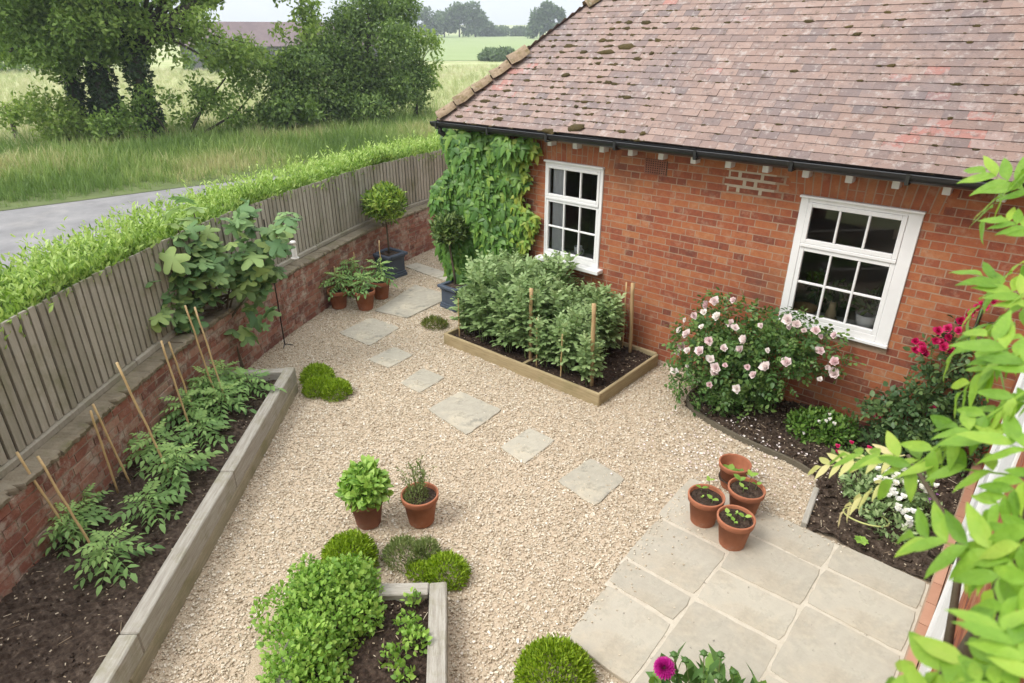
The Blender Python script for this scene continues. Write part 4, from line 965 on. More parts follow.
def planter(loc, label, rz=0, sc=1):
    t = thing('square_planter', label, 'planter', loc, rz, 'blue square planters'); t.scale = (sc,) * 3; mb = MB()
    for z0, z1, w in ((0, .045, .345), (.045, .075, .325), (.075, .27, .30), (.27, .30, .325)):
        rbox(mb, (0, 0, (z0 + z1) / 2 + .0), (w, w, z1 - z0 - .0006), .005)
    for sx, sy, dx, dy in ((0, -.16, .38, .06), (0, .16, .38, .06), (-.16, 0, .06, .258), (.16, 0, .06, .258)): rbox(mb, (sx, sy, .322), (dx, dy, .042), .006)
    mb.build('body', M['planter_blue'], t)
    mb = MB(); ground_blob(mb, [(-.135, -.135), (.135, -.135), (.135, .135), (-.135, .135)], .318, .008, .03); mb.build('soil', M['dry_soil'], t)
    return t
planter((-7.98, 6.17, .01), 'blue grey square planter out in the open by the low brick wall', rad(3), 1.14); planter((-6.20, 5.93, .01), 'blue grey square planter tucked between the bean bed and the creeper-covered wall', rad(-2))

# ------------------------------------------------------------------ plants
def plant(name, label, cat, loc=(0, 0, 0), group=None): return thing(name, label, cat, loc, 0, group)
def lollipop(loc, label, h, r, mat, n, lean=(0, 0), size=.075, squash=.85):
    t = plant('bay_tree', label, 'topiary tree', loc, 'bay standards in blue planters')
    mb = MB(); tube(mb, [(0, 0, 0), (lean[0] * .4 + .008, lean[1] * .4, h * .4), (lean[0], lean[1], h), (lean[0], lean[1], h + r * .6)], [.018, .015, .013, .008], 7)
    for k in range(9):
        a = k * 2.4; tube(mb, [(lean[0], lean[1], h + .02 * k), (lean[0] + r * .55 * math.cos(a), lean[1] + r * .55 * math.sin(a), h + r * (.3 + .07 * k))], [.007, .003], 5)
    mb.build('trunk', M['twig'], t, smooth=True)
    mb = MB(); c = (lean[0], lean[1], h + r * .75)
    pts, nn = blob(n, [(c[0], c[1], c[2], r * .85, r * .85, r * .85 * squash)] + clumps_in(16, c, (r * .62, r * .62, r * .6 * squash), r * .36), .5)
    foliage(mb, pts, nn, LEAF_N, size, up=.5, tilt=.6, out=.7); mb.build('crown', M[mat], t)
lollipop((-7.98, 6.17, .32), 'round-headed bay standard with yellow green leaves in the open planter', .58, .38, 'bay_leaf', 2900)
lollipop((-6.22, 5.95, .32), 'darker bay standard with a pale bare stem in front of the creeper', .60, .29, 'bay_dark', 1700, (-.08, -.02))

# fig
fig = plant('fig_tree', 'fig tree with large lobed leaves growing by the low brick wall', 'fig tree', (-6.62, 2.88, 0))
mb = MB(); tips = []
tube(mb, [(0, 0, -.02), (-.03, -.02, .35), (-.07, -.05, .7), (-.08, -.1, 1.0)], [.026, .024, .021, .018], 8)
for k, (dx, dy, dz) in enumerate([(.35, .55, .85), (.1, .35, 1.0), (.25, .1, 1.0), (-.05, -.15, 1.05), (.1, -.4, .95), (.25, -.65, .7), (.3, -.85, .45), (.38, -.95, .25), (.4, .35, .6), (.05, .75, .75), (.25, -.25, .6), (.15, .55, .35)]):
    p = np.array((-.07, -.05, .62 + .03 * k)); e = np.array((dx, dy, .85 + dz)); mid = (p + e) / 2 + np.array((0, 0, -.10)); tube(mb, [p, mid, e], [.014, .010, .006], 6); tips.append((p, mid, e))
tube(mb, [(-.05, -.03, .55), (-.16, -.18, .60), (-.3, -.25, .72)], [.013, .011, .009], 6)
mb.build('trunk', M['twig'], fig, smooth=True)
mb = MB(); P_ = []; D_ = []
for p, mid, e in tips:
    for _ in range(23):
        u = R.uniform(.45, 1.08); q = p * (1 - u) ** 2 + 2 * mid * u * (1 - u) + e * u * u; P_.append(q + R.normal(0, .045, 3)); D_.append(nz(R.normal(0, 1, 3) * (.8, .8, .35) + np.array((.55, .05, -.05))))
for _ in range(12): P_.append(np.array((R.uniform(-.05, .35), R.uniform(0, .3), R.uniform(.5, .85)))); D_.append(nz(R.normal(0, 1, 3) + np.array((.5, 0, -.2))))
P_, D_ = np.array(P_), np.array(D_); nn = UP * .9 + rvec(len(P_)) * .5 + np.array((.5, -.2, 0))
mb.inst(FIG, P_, frames(D_, nn), R.normal(.165, .035, len(P_)).clip(.09, .25), R.random(len(P_))); mb.build('leaves', M['fig_leaf'], fig)

# bird feeder pole
pole = thing('feeder_pole', 'tall black iron crook pole standing in the gravel beside the fig', 'pole', (-6.93, 3.60, 0))
mb = MB(); t_ = np.linspace(0, 1, 9)
tube(mb, [(0, 0, -.05), (0, 0, 1.45), (.005, .0, 1.62)], .0085, 6)
tube(mb, [(.0, 0, 1.42), (.04, .10, 1.52), (.09, .22, 1.52), (.12, .28, 1.42), (.11, .27, 1.36), (.10, .25, 1.35)], .006, 6); tube(mb, [(0, 0, .02), (.1, .06, .015)], .006, 5); tube(mb, [(0, 0, .02), (.09, -.07, .015)], .006, 5)
mb.build('rod', M['iron'], pole)
fe = thing('bird_feeder', 'clear tube bird feeder hanging from the iron crook pole', 'bird feeder', (-6.82, 3.86, 0))
mb = MB(); lathe(mb, [(0, 1.10), (.04, 1.10), (.05, 1.12), (.0, 1.13)], 14); lathe(mb, [(0, 1.30), (.045, 1.295), (.03, 1.325), (0, 1.335)], 14); mb.build('cap', M['white_old'], fe, smooth=True)
mb = MB(); lathe(mb, [(.032, 1.125), (.032, 1.296)], 14); mb.build('tube', M['ceramic'], fe, smooth=True)
mb = MB(); tube(mb, [(0, 0, 1.33), (0, 0, 1.36)], .002, 4); mb.build('hook', M['iron'], fe)

# canes and stakes
def cane(a, b, r, label, group, mat='bamboo', name='bamboo_cane'):
    a, b = np.array(a, float), np.array(b, float); mb = MB(); m = 9; u = np.linspace(0, 1, m)[:, None]
    pts = (b - a) * u + R.normal(0, .0018, (m, 3)); rr = np.full(m, r); rr[2::3] *= 1.12
    tube(mb, pts, rr, 7); o = mb.build(name, M[mat], smooth=True); o.location = a; return tag(o, label, 'cane', group)
CG = 'bamboo canes in the tomato bed'
for a, b, l in [((-4.70, .60, .19), (-4.83, .49, 1.0), 'bamboo cane furthest toward the lower left of the long bed, against the wall'),
                ((-4.52, .66, .19), (-4.74, .58, .96), 'bamboo cane at the front of the lower left pair, leaning over the nearest tomato plant'),
                ((-5.08, 1.02, .19), (-5.10, 1.02, .97), 'short split bamboo cane tight against the brick wall'),
                ((-5.12, 1.13, .19), (-5.21, 1.07, .96), 'bamboo cane just in front of the short split one'),
                ((-4.86, 1.37, .19), (-4.98, 1.25, 1.33), 'thick single bamboo cane standing alone in the middle of the long bed'),
                ((-5.42, 1.78, .19), (-5.47, 1.74, 1.18), 'bamboo cane at the left of the four far canes, close to the wall'),
                ((-5.70, 1.94, .19), (-5.77, 1.90, 1.02), 'bamboo cane at the front of the four far canes'),
                ((-5.75, 2.20, .19), (-5.86, 2.14, 1.28), 'bamboo cane at the back of the four far canes, under the fig leaves'),
                ((-5.74, 2.27, .19), (-5.83, 2.21, 1.25), 'tallest bamboo cane at the right end of the long bed')]: cane(a, b, .0085, l, CG)
BG = 'wooden stakes in the bean bed'
for a, b, l in [((-4.19, 5.17, .05), (-4.19, 5.16, 1.0), 'thick round stake among the beans in the middle of the board bed'),
                ((-3.31, 5.15, .05), (-3.33, 5.13, 1.05), 'thick round stake near the front right corner of the board bed'),
                ((-3.42, 6.13, .05), (-3.45, 6.10, .98), 'square-cut stake by the house wall at the right end of the board bed')]: cane(a, b, .022, l, BG, 'stake', 'wooden_stake')
for a, b, l in [((-5.30, 5.10, .05), (-5.30, 5.10, .62), 'thin cane at the left front corner of the board bed'), 
                 ((-4.04, 5.10, .05), (-4.05, 5.1, .7), 'thin cane right of the middle stake in the board bed'),
                ((-3.68, 5.08, .05), (-3.68, 5.08, .62), 'thin cane left of the front right stake in the board bed'), ((-3.55, 6.16, .05), (-3.56, 6.15, .95), 'thin grey cane beside the square stake at the house wall')]: cane(a, b, .008, l, 'thin canes in the bean bed')
for (x, y), h, l in [((-7.92, 5.14), .80, 'tallest thin cane in the far pot cluster'), ((-7.70, 5.30), .66, 'thin cane in the back pot of the far cluster'), ((-7.36, 5.52), .86, 'thin cane in the pot nearest the blue planter'), ((-7.54, 4.84), .6, 'thin cane in the left pot of the far cluster')]: cane((x, y, .2), (x, y + .01, h), .007, l, 'canes in the tomato pots')

# tomatoes
def tomato(label, h=.34, spread=.30, nl=20):
    t = plant('tomato_plant', label, 'tomato plant', (0, 0, 0), 'young tomato plants')
    mb = MB(); tube(mb, [(0, 0, 0), (.01, 0, h * .5), (0, .01, h)], [.007, .006, .004], 6); lf = MB()
    k = np.arange(nl); a = k * 2.4 + R.normal(0, .3, nl); z = h * (.28 + .72 * k / nl); el = np.interp(k / nl, [0, .6, 1], [.12, .35, .9])
    d = np.stack([np.cos(a), np.sin(a), el], 1); base = np.stack([np.zeros(nl), np.zeros(nl), z], 1)
    s = spread * np.interp(k / nl, [0, .5, 1], [1.05, 1, .5]) * R.normal(1, .1, nl)
    for i in range(3):
        m = k % 3 == i; lf.inst(TOM[i], base[m], frames(d[m], np.tile(UP, (m.sum(), 1)) + rvec(m.sum()) * .25), s[m], np.clip(.25 + .5 * k[m] / nl + R.normal(0, .15, m.sum()), 0, 1))
    mb.build('stem', M['stem'], t); lf.build('leaves', M['tomato_leaf'], t); return t
protos = [tomato('tomato plant nearest the bottom left in the long bed, under the front cane', .34, .26, 20), tomato('', .40, .27, 24), tomato('', .28, .25, 17)]
TP = [(-4.22, .70, 'tomato plant lowest in the long bed, reaching over the bare soil', 0, 1.05), (-4.74, .62, 'tomato plant at the foot of the two lower left canes', 1, .9), (-4.56, 1.08, 'tomato plant beside the cane leaning over the middle of the long bed', 2, 1.1),
      (-4.80, 1.42, 'tomato plant tied to the single thick cane', 1, 1.05), (-5.25, 1.42, 'tomato plant by the wall just past the short split cane', 0, 1.1), (-5.22, 1.80, 'tomato plant spreading toward the sleepers past the thick cane', 2, 1.15),
      (-5.62, 1.84, 'tomato plant by the wall before the four far canes', 1, 1.0), (-5.55, 2.16, 'tomato plant at the foot of the front far cane', 0, 1.1), (-5.92, 2.20, 'tall tomato plant at the foot of the back far canes', 1, 1.05), (-5.68, 2.50, 'tomato plant at the right end of the bed, nearest the corner sleeper', 2, 1.2), (-6.05, 2.42, 'tomato plant in the far wall corner of the bed under the fig', 0, 1.0), (-5.0, .78, 'small tomato plant against the brick wall by the lower left canes', 2, .8)]
used = set()
for n_, (x, y, l, k, sc) in enumerate(TP):
    if k not in used: o = protos[k]; used.add(k); o.location = (x, y, .21); o['label'] = l; o.scale = (sc * .74,) * 3; o.rotation_euler.z = n_
    else: dup(protos[k], (x, y, .21), n_ * 1.7, l, sc * .80)
for (x, y), l in [((-7.46, 4.80), 'drooping tomato plant in the left pot of the far cluster'), ((-7.13, 5.02), 'tomato plant in the front pot of the far cluster'), ((-7.32, 5.44), 'tomato plant in the right pot of the far cluster'), ((-7.72, 5.24), 'tomato plant in the back pot of the far cluster')]:
    dup(protos[1], (x, y, .235), x * 9, l, R.uniform(.72, .85))

# broad beans
def bean(seed, h=.86, ns=4):
    t = plant('bean_plant', '', 'bean plant', (0, 0, 0), 'broad bean plants in the board bed')
    mb = MB(); lf = MB()
    for s in range(ns):
        a = s * 2 * PI / ns + seed; r = .09 if ns > 1 else 0; hh = h * R.uniform(.85, 1.08); ex, ey = 1.5 * r * math.cos(a), 1.5 * r * math.sin(a)
        tube(mb, [(r * .4 * math.cos(a), r * .4 * math.sin(a), 0), (r * math.cos(a), r * math.sin(a), hh * .5), (ex, ey, hh)], [.007, .006, .004], 5)
        nl = 27; k = np.arange(nl); z = hh * (.16 + .86 * k / nl); b = k * 2.4 + seed; f = z / hh
        base = np.stack([np.interp(f, [0, .5, 1], [r * .4 * math.cos(a), r * math.cos(a), ex]), np.interp(f, [0, .5, 1], [r * .4 * math.sin(a), r * math.sin(a), ey]), z], 1)
        d = np.stack([np.cos(b), np.sin(b), np.interp(f, [0, .7, 1], [.35, .7, 1.6])], 1)
        sz = np.interp(f, [0, .3, .8, 1.05], [.13, .17, .15, .09]) * R.normal(1, .12, nl)
        for i in range(3):
            m = k % 3 == i; lf.inst(BEAN[i], base[m], frames(d[m], np.tile(UP, (m.sum(), 1)) + rvec(m.sum()) * .35), sz[m], np.clip(R.normal(.3 + .35 * f[m], .18), 0, 1))
    mb.build('stem', M['stem'], t); lf.build('leaves', M['bean_leaf'], t); return t
bp = [bean(.3), bean(1.1, .92), bean(2.2, .78, 3)]
BL = 'tall grey green broad bean plant in the thick of the board bed'
spots = []
for r_, y in enumerate((5.20, 5.42, 5.64, 5.86, 6.08)):
    for c_ in range(8):
        x = -5.26 + c_ * .255 + (r_ % 2) * .1 + R.normal(0, .025)
        if x > -3.56 - .02 * r_: continue
        spots.append((x, y + R.normal(0, .025)))
used = set(); 
LBL = {}
for n_, (x, y) in enumerate(spots):
    k = n_ % 3; l = BL; sc = R.uniform(.70, 1.04) * (.93 if y < 5.3 else 1.0) * (.9 if x > -3.9 else 1)
    if k not in used: o = bp[k]; used.add(k); o.location = (x, y, .09); o['label'] = l; o.rotation_euler.z = n_; o.scale = (sc,) * 3
    else: dup(bp[k], (x, y, .09), n_ * 1.3, l, sc)
dup(bp[2], (-3.36, 5.14, .09), .5, 'short bushy broad bean plant by itself at the front right corner of the board bed', .72)

# dome-shaped herbs and mounds
def mound(name, label, cat, loc, clumps, n, T, size, mat, lo=.6, group=None, stems=0, **k):
    t = plant(name, label, cat, loc, group); mb = MB(); pts, nn = blob(n, clumps, lo); z = pts[:, 2] > .0
    foliage(mb, pts[z], nn[z], T, size, **k); mb.build('foliage', M[mat], t)
    sm = MB(); c = np.array(clumps)
    for q in range(max(6, stems)):
        a = q * 2.4; j = q % len(c); rr = c[j, 3] * .5; tube(sm, [(c[j, 0] * .6, c[j, 1] * .6, 0), (c[j, 0] + rr * math.cos(a), c[j, 1] + rr * math.sin(a), max(.02, c[j, 2] + c[j, 5] * .4))], [.005, .002], 4)
    sm.build('stems', M['twig'], t); return t
MG = 'low green cushion plants in the gravel'
BT = [blade_t(.06, .25), small_t(.28)]
mound('cushion_plant', 'bright green cushion plant at the corner of the long sleeper bed, the one further back', 'cushion plant', (-5.79, 3.33, .01), [(0, 0, .03, .19, .17, .15)], 6500, SMALL_N, .034, 'mound_leaf', up=.5, tilt=.5, group=MG)
mound('cushion_plant', 'wider two-lobed bright green cushion plant beside the long sleeper bed, the nearer of the pair', 'cushion plant', (-5.48, 3.23, .01), [(-.10, -.02, .03, .16, .17, .13), (.10, .06, .03, .16, .16, .125)], 8200, SMALL_N, .034, 'mound_leaf', up=.5, tilt=.5, group=MG)
mound('cushion_plant', 'domed dark green cushion plant behind the small herb bed, left of the sprawling thyme', 'cushion plant', (-3.20, 1.88, .01), [(0, 0, .05, .195, .195, .19)], 8200, SMALL_N, .032, 'mound_leaf', up=.5, tilt=.5, group=MG)
mound('cushion_plant', 'rounded bright green cushion plant at the bottom edge beside the patio corner', 'cushion plant', (-1.49, 2.11, .01), [(0, 0, .04, .23, .23, .19)], 10000, SMALL_N, .032, 'mound_leaf', up=.5, tilt=.5, group=MG)
mound('cushion_plant', 'tiny olive brown cushion plant alone in the gravel left of the bean bed', 'cushion plant', (-5.93, 5.25, .01), [(0, 0, .0, .19, .15, .10)], 1900, BT, .045, 'mound_dull', up=.5, tilt=.6, group=MG)
mound('thyme', 'sprawling two-part thyme clump behind the small herb bed', 'thyme', (-2.77, 2.20, .01), [(-.17, -.02, .02, .16, .15, .13), (-.06, .10, .04, .09, .09, .12)], 3600, [SMALL_N, BT[0]], .035, 'thyme_leaf', up=.8, tilt=.6)
mound('thyme', 'bright flat thyme patch tight against the end of the small herb bed', 'thyme', (-2.62, 2.27, .01), [(.03, .0, .02, .17, .15, .12), (-.12, -.12, .0, .12, .08, .08)], 5200, SMALL_N, .034, 'mound_leaf', up=.6, tilt=.6)
mint = mound('mint', 'large bright green mint clump overflowing the small herb bed', 'mint', (-2.80, 1.44, .14), [(.0, .02, .05, .34, .34, .22), (-.20, -.14, -.02, .28, .26, .18), (.36, -.45, 0, .28, .26, .18), (.10, -.22, .02, .34, .26, .2), (-.06, .22, .08, .22, .2, .17), (.30, -.36, 0, .3, .24, .2)] + clumps_in(18, (0, -.05, .12), (.40, .36, .12), .11), 12500, leaf_t(.68, .2, .25), .031, 'herb_leaf', up=.55, tilt=.6, out=.5, face_up=.8)
for (x, y, l, n_, r_) in [(-2.47, 1.86, 'little herb sprig nearest the back sleeper of the small bed', 14, .05), (-2.34, 1.72, 'loose parsley tuft in the middle of the small bed soil', 30, .08), (-2.22, 1.68, 'pale parsley tuft by the right sleeper of the small bed', 34, .08), (-2.24, 1.52, 'sparse parsley tuft below the others in the small bed', 24, .08), (-2.10, 1.47, 'herb sprig at the bottom edge of the small bed', 16, .05)]:
    mound('parsley', l, 'herb', (x, y, .14), [(0, 0, .05, r_ * 1.2, r_ * 1.2, .06)], n_ * 3, LEAF_W, .034, 'herb_leaf', lo=.2, up=.5)
mound('basil', 'dense bright green herb filling the brown terracotta pot', 'herb', (-3.47, 2.255, .24), [(0, 0, .10, .17, .17, .15), (-.02, .02, .2, .12, .12, .09), (.05, -.03, .16, .13, .13, .1)], 900, leaf_t(.6, .2, .3), .062, 'herb_leaf', up=.45, face_up=.7)
th = plant('thyme', 'wispy upright thyme in the terracotta pot beside the dense herb', 'thyme', (-3.165, 2.545, .24))
mb = MB(); sm = MB(); pts, nn = blob(1300, [(-.03, -.02, .0, .115, .115, .07)], .5); foliage(mb, pts, nn, SMALL_N, .022, up=.8)
for q in range(22):
    a = R.uniform(0, 2 * PI); r = R.uniform(.02, .1); h = R.uniform(.17, .36); e = np.array((r * 1.5 * math.cos(a) - .02, r * 1.5 * math.sin(a), h)); tube(sm, [(r * .5 * math.cos(a), r * .5 * math.sin(a), 0), e], [.002, .001], 4)
    m = int(h * 90); f = R.uniform(.3, 1.02, (m, 1)); foliage(mb, e * f + R.normal(0, .006, (m, 3)), rvec(m), SMALL_N, .028, up=.9)
mb.build('foliage', M['thyme_leaf'], th); sm.build('stems', M['twig'], th)

# flowers
def bloom(mb, c, r, n=22, mats=0, facing=None):
    c = np.array(c); f = nz(np.array(facing if facing is not None else (0, -.5, .8)))
    k = np.arange(n); a = k * 2.4; el = np.interp(k / n, [0, 1], [.1, 1.3])
    x = nz(np.cross(f, [.3, .1, 1.])); y = np.cross(f, x)
    d = (np.cos(a)[:, None] * x + np.sin(a)[:, None] * y) * np.cos(el)[:, None] + f * np.sin(el)[:, None] * 1.0
    T = leaf_t(.95, .35, -.25)
    mb.inst(T, np.tile(c, (n, 1)) - f * r * .2, frames(d, f - d * .4 + rvec(n) * .15), r * np.interp(k / n, [0, 1], [1.05, .7]) * R.normal(1, .1, n), np.clip(R.normal(.2 + .0 * k, .05) + R.random() * .7, 0, 1) * np.ones(n))
def one_bloom(c, r, n, mat, parent, facing=None):
    mb = MB(); bloom(mb, (0, 0, 0), r, n, facing=facing); o = mb.build('bloom', mat, parent); o.location = c
def shrub_stems(sm, tips, base=(0, 0, 0), r0=.012):
    for t in tips: 
        b = np.array(base) + np.append(R.normal(0, .04, 2), 0); t = np.array(t); mid = (b + t) / 2 + np.append((t - b)[:2] * -.12, .06); tube(sm, [b, mid, t], [r0, r0 * .7, r0 * .35], 6)
rose = plant('rose_bush', 'large rose bush covered in pale pink blooms against the house wall', 'rose bush', (-2.13, 5.84, .02))
RC = [(0, 0, .45, .42, .38, .40), (-.30, -.05, .55, .30, .3, .33), (.35, .05, .62, .40, .3, .33), (.75, .18, .78, .28, .2, .2), (.05, .1, .85, .34, .28, .22), (-.1, -.2, .25, .34, .28, .2), (.2, -.1, .3, .3, .26, .22), (-.25, .08, .95, .18, .16, .14), (.55, .15, .95, .25, .18, .13)]
mb = MB(); pts, nn = blob(1900, RC + clumps_in(14, (.15, .02, .65), (.6, .3, .45), .14), .55); k = (pts[:, 1] < .44) & (pts[:, 2] > .03); foliage(mb, pts[k], nn[k], ROSE, .115, up=.15, tilt=.6, face_up=.5, out=.6); mb.build('foliage', M['rose_leaf'], rose)
sm = MB(); shrub_stems(sm, [(c[0], c[1], c[2]) for c in RC] + [(.95, .22, .6), (.9, .1, .72), (-.45, -.05, .85), (-.15, .1, 1.1), (1.0, .2, .95)], (0, .08, 0)); sm.build('stems', M['stem'], rose)
BP = [(-.50, -.12, .72), (-.42, -.18, .58), (-.46, -.1, .84), (-.2, -.05, 1.10), (-.30, .0, 1.02), (-.05, .05, 1.12), (-.12, -.12, .98), (.0, -.06, .92), (-.3, -.3, .62), (-.28, -.3, .45), (.02, -.32, .48), (-.05, -.3, .60), (.03, -.35, .56), (-.1, -.28, .78), (.18, -.2, .74), (.36, -.24, .55), (.30, -.26, .62), (.1, -.2, .95), (.5, .0, 1.08), (.58, .02, 1.05), (.66, .0, 1.02), (.75, .03, 1.04), (.8, .06, .98), (.9, .08, 1.02), (.52, .02, 1.0), (.92, .02, .72), (.96, .05, .78), (.88, .02, .58), (.98, .06, .66), (-.36, -.12, .92), (.05, -.28, .75), (-.42, -.28, .34), (.83, .02, .86), (.0, -.36, .36), (.22, -.25, .88), (-.2, -.28, .9), (-.38, -.2, .74), (.42, -.16, .8), (.25, -.3, .38), (-.15, -.36, .68), (.3, -.1, 1.0), (.6, -.12, .72), (-.5, -.1, .46), (.12, -.36, .62), (-.25, -.15, 1.0), (.45, -.22, .66)]
for b in BP:
    mb = MB(); bloom(mb, (0, 0, 0), R.uniform(.028, .060), 24, facing=(R.normal(0, .3), -.7, .6 + R.normal(0, .2))); o = mb.build('bloom', M['pink_petal'], rose); o.location = (b[0] + .02, b[1] - .07, b[2] + .05)

rr = plant('red_rose', 'dark leaved climbing rose with crimson blooms on the house wall right of the right window', 'rose bush', (-.40, 6.16, .02))
RC2 = [(0, -.05, .35, .34, .2, .30), (.1, 0, .65, .26, .15, .25), (.05, 0, .95, .15, .1, .2), (-.22, -.1, .25, .28, .2, .2), (.25, -.05, .35, .25, .18, .3), (.12, .02, 1.15, .1, .08, .14)]
mb = MB(); pts, nn = blob(760, RC2, .5); k = (pts[:, 1] < .14) & (pts[:, 2] > .02); foliage(mb, pts[k], nn[k], ROSE, .125, up=.1, tilt=.6, out=.6); mb.build('foliage', M['red_rose_leaf'], rr)
sm = MB(); shrub_stems(sm, [(0, 0, .9), (.1, .05, 1.3), (.18, .06, 1.52), (-.1, 0, 1.1), (.3, 0, .7), (-.3, -.1, .4)], (0, .08, 0), .009)
tube(sm, [(-.02, 0, 1.0), (.04, -.02, 1.3), (.12, .0, 1.48), (.19, .02, 1.56)], .005, 5); tube(sm, [(.05, -.02, .2), (-.02, -.1, .6), (.1, -.12, .95), (.3, -.1, 1.15), (.5, -.05, 1.3)], .006, 6); sm.build('stems', M['stem'], rr)
for b in [(-.03, -.08, 1.16), (.04, -.1, 1.12), (.01, -.1, 1.22), (-.08, -.08, 1.25), (-.16, -.06, 1.08), (-.12, -.08, 1.02), (-.2, -.08, 1.03), (-.22, -.06, 1.1), (.2, .02, 1.58), (.16, .02, 1.52), (.1, .02, 1.44), (.06, -.12, .55), (-.32, -.2, .36), (-.07, -.14, 1.18), (0, -.14, 1.14), (-.14, -.1, 1.06), (.06, -.1, 1.3), (.13, -.02, 1.50), (.09, -.02, 1.42), (.05, -.04, 1.36), (-.02, -.06, 1.28)]:
    mb = MB(); bloom(mb, (0, 0, 0), R.uniform(.035, .052), 22, facing=(R.normal(0, .3), -.7, .5)); o = mb.build('bloom', M['magenta_petal'], rr); o.location = b

bb = mound('hebe', 'low rounded green bush with small white flowers at the foot of the house wall', 'shrub', (-1.13, 5.86, .03), [(0, 0, .10, .26, .22, .17), (-.12, -.03, .08, .2, .2, .15), (.13, .02, .1, .18, .18, .16)], 2300, LEAF, .042, 'box_leaf', up=.4)
for b in [(.05, -.12, .25), (.0, -.14, .23), (.07, -.1, .27), (.12, -.1, .24), (-.1, -.2, .09), (.05, -.05, .29)]: one_bloom(b, .022, 9, M['white_petal'], bb)
wf = mound('flowering_plant', 'leafy plant with clusters of white flowers in the border beside the patio', 'flowering plant', (-.40, 5.02, .03), [(0, 0, .16, .26, .24, .17), (.12, -.22, .12, .18, .16, .14), (-.16, .10, .16, .2, .2, .16), (.1, .2, .18, .2, .2, .16)], 1500, [SMALL, LEAF], .045, 'bean_leaf', up=.3)
for c in [(-.05, -.1, .33), (.03, -.12, .31), (.10, -.16, .30), (.0, .05, .36), (.12, .03, .34), (.18, -.2, .24), (-.12, .12, .33), (.06, .16, .36), (.2, -.3, .2), (.25, .1, .3)]:
    for _ in range(5): one_bloom(np.array(c) + R.normal(0, .03, 3) + (0, -.03, .04), .033, 8, M['white_petal'], wf, (0, -.2, 1))
pf = mound('petunia', 'small plant with magenta flowers between the green bush and the white flowers', 'flowering plant', (-.72, 5.55, .03), [(0, 0, .06, .22, .15, .09), (.2, -.1, .07, .14, .12, .09)], 500, SMALL, .045, 'rose_leaf', up=.3)
for c in [(-.16, -.08, .14), (-.18, -.02, .16), (.05, .1, .18), (.1, -.05, .17), (.15, -.1, .18), (.13, -.02, .2), (.22, -.1, .16), (-.1, .12, .16), (.06, -.1, .14)]: one_bloom(c, .030, 9, M['magenta_petal'], pf, (0, -.4, 1))
lf_ = mound('verbena', 'small lilac flowered plant at the back of the white flowers near the brick plinth', 'flowering plant', (-.13, 5.12, .03), [(0, 0, .1, .12, .12, .12)], 260, SMALL, .04, 'bean_leaf', up=.4)
for _ in range(14): one_bloom(np.array((.0, .02, .24)) + R.normal(0, .03, 3), .014, 7, M['lilac_petal'], lf_, (0, 0, 1))
mb = MB(); t_ = np.linspace(0, 2 * PI, 30, endpoint=True); tube(mb, np.stack([.16 * np.cos(t_), .13 * np.sin(t_), .05 + .03 * np.cos(t_ + 1)], 1), .0065, 6)
o = mb.build('plant_hoop', M['hoop'], loc=(-.46, 4.76, .08), smooth=True); tag(o, 'pale yellow green hoop leaning on the white flowering plant', 'hoop')
seedling(-.42, 4.52, .03, .05, 8, .055, 'small green weed at the patio edge below the white flowers', up=.35)

dh = plant('dahlia', 'dahlia with a purple bloom and round buds at the bottom edge of the photo', 'dahlia', (-.53, 2.32, -.03)); dh.scale = (1.0,) * 3
mb = MB(); pts, nn = blob(430, [(0, 0, .36, .30, .24, .18), (-.22, -.05, .36, .2, .2, .14), (.30, .0, .38, .25, .2, .16), (.5, .05, .34, .2, .2, .15), (0, 0, .2, .2, .2, .2)], .35); foliage(mb, pts, nn, leaf_t(.5, .22, .3), .13, up=.6, tilt=.5, out=.6, face_up=.6); mb.build('foliage', M['dahlia_leaf'], dh)
sm = MB(); bd = MB()
for q, e in enumerate([(-.20, .02, .70), (-.13, .06, .71), (-.10, .0, .63), (-.17, -.03, .60), (-.28, .0, .60), (-.06, .1, .6), (-.33, -.04, .64), (-.04, .03, .56)]):
    tube(sm, [(e[0] * .3, e[1] * .3, 0), (e[0] * .8, e[1] * .8, .4), e], [.006, .004, .003], 5); bd = MB(); lathe(bd, [(0, - .014), (.016, - .004), (.017, .008), (.0, .018)], 10, (0, 0, 0), .3)
    dl = np.arange(6) * PI / 3; bd.inst(small_t(.5), np.tile(np.array((0, 0, -.008)), (6, 1)), frames(np.stack([np.cos(dl), np.sin(dl), np.full(6, .3)], 1), np.tile(UP, (6, 1))), .03, np.full(6, .3)); o = bd.build('bud', M['dahlia_leaf'], dh); o.location = e
tube(sm, [(-.1, 0, 0), (-.26, -.08, .4), (-.335, -.11, .58)], [.006, .005, .004], 5)
sm.build('stems', M['stem'], dh)
mb = MB()
n = 150; k = np.arange(n); a = k * 2.39996; el = np.interp(k / n, [0, 1], [-.35, 1.5]); f = nz(np.array((-.1, -.55, .8))); x = nz(np.cross(f, [1., 0, 0])); y = np.cross(f, x)
d = (np.cos(a)[:, None] * x + np.sin(a)[:, None] * y) * np.cos(el)[:, None] + f * np.sin(el)[:, None]
mb.inst(leaf_t(.42, .5, -.1), d * .012, frames(d, f + rvec(n) * .2), np.interp(k / n, [0, 1], [.050, .03]), np.clip(R.normal(.5, .2, n), 0, 1)); o = mb.build('bloom', M['purple_petal'], dh); o.location = (-.34, -.12, .61)

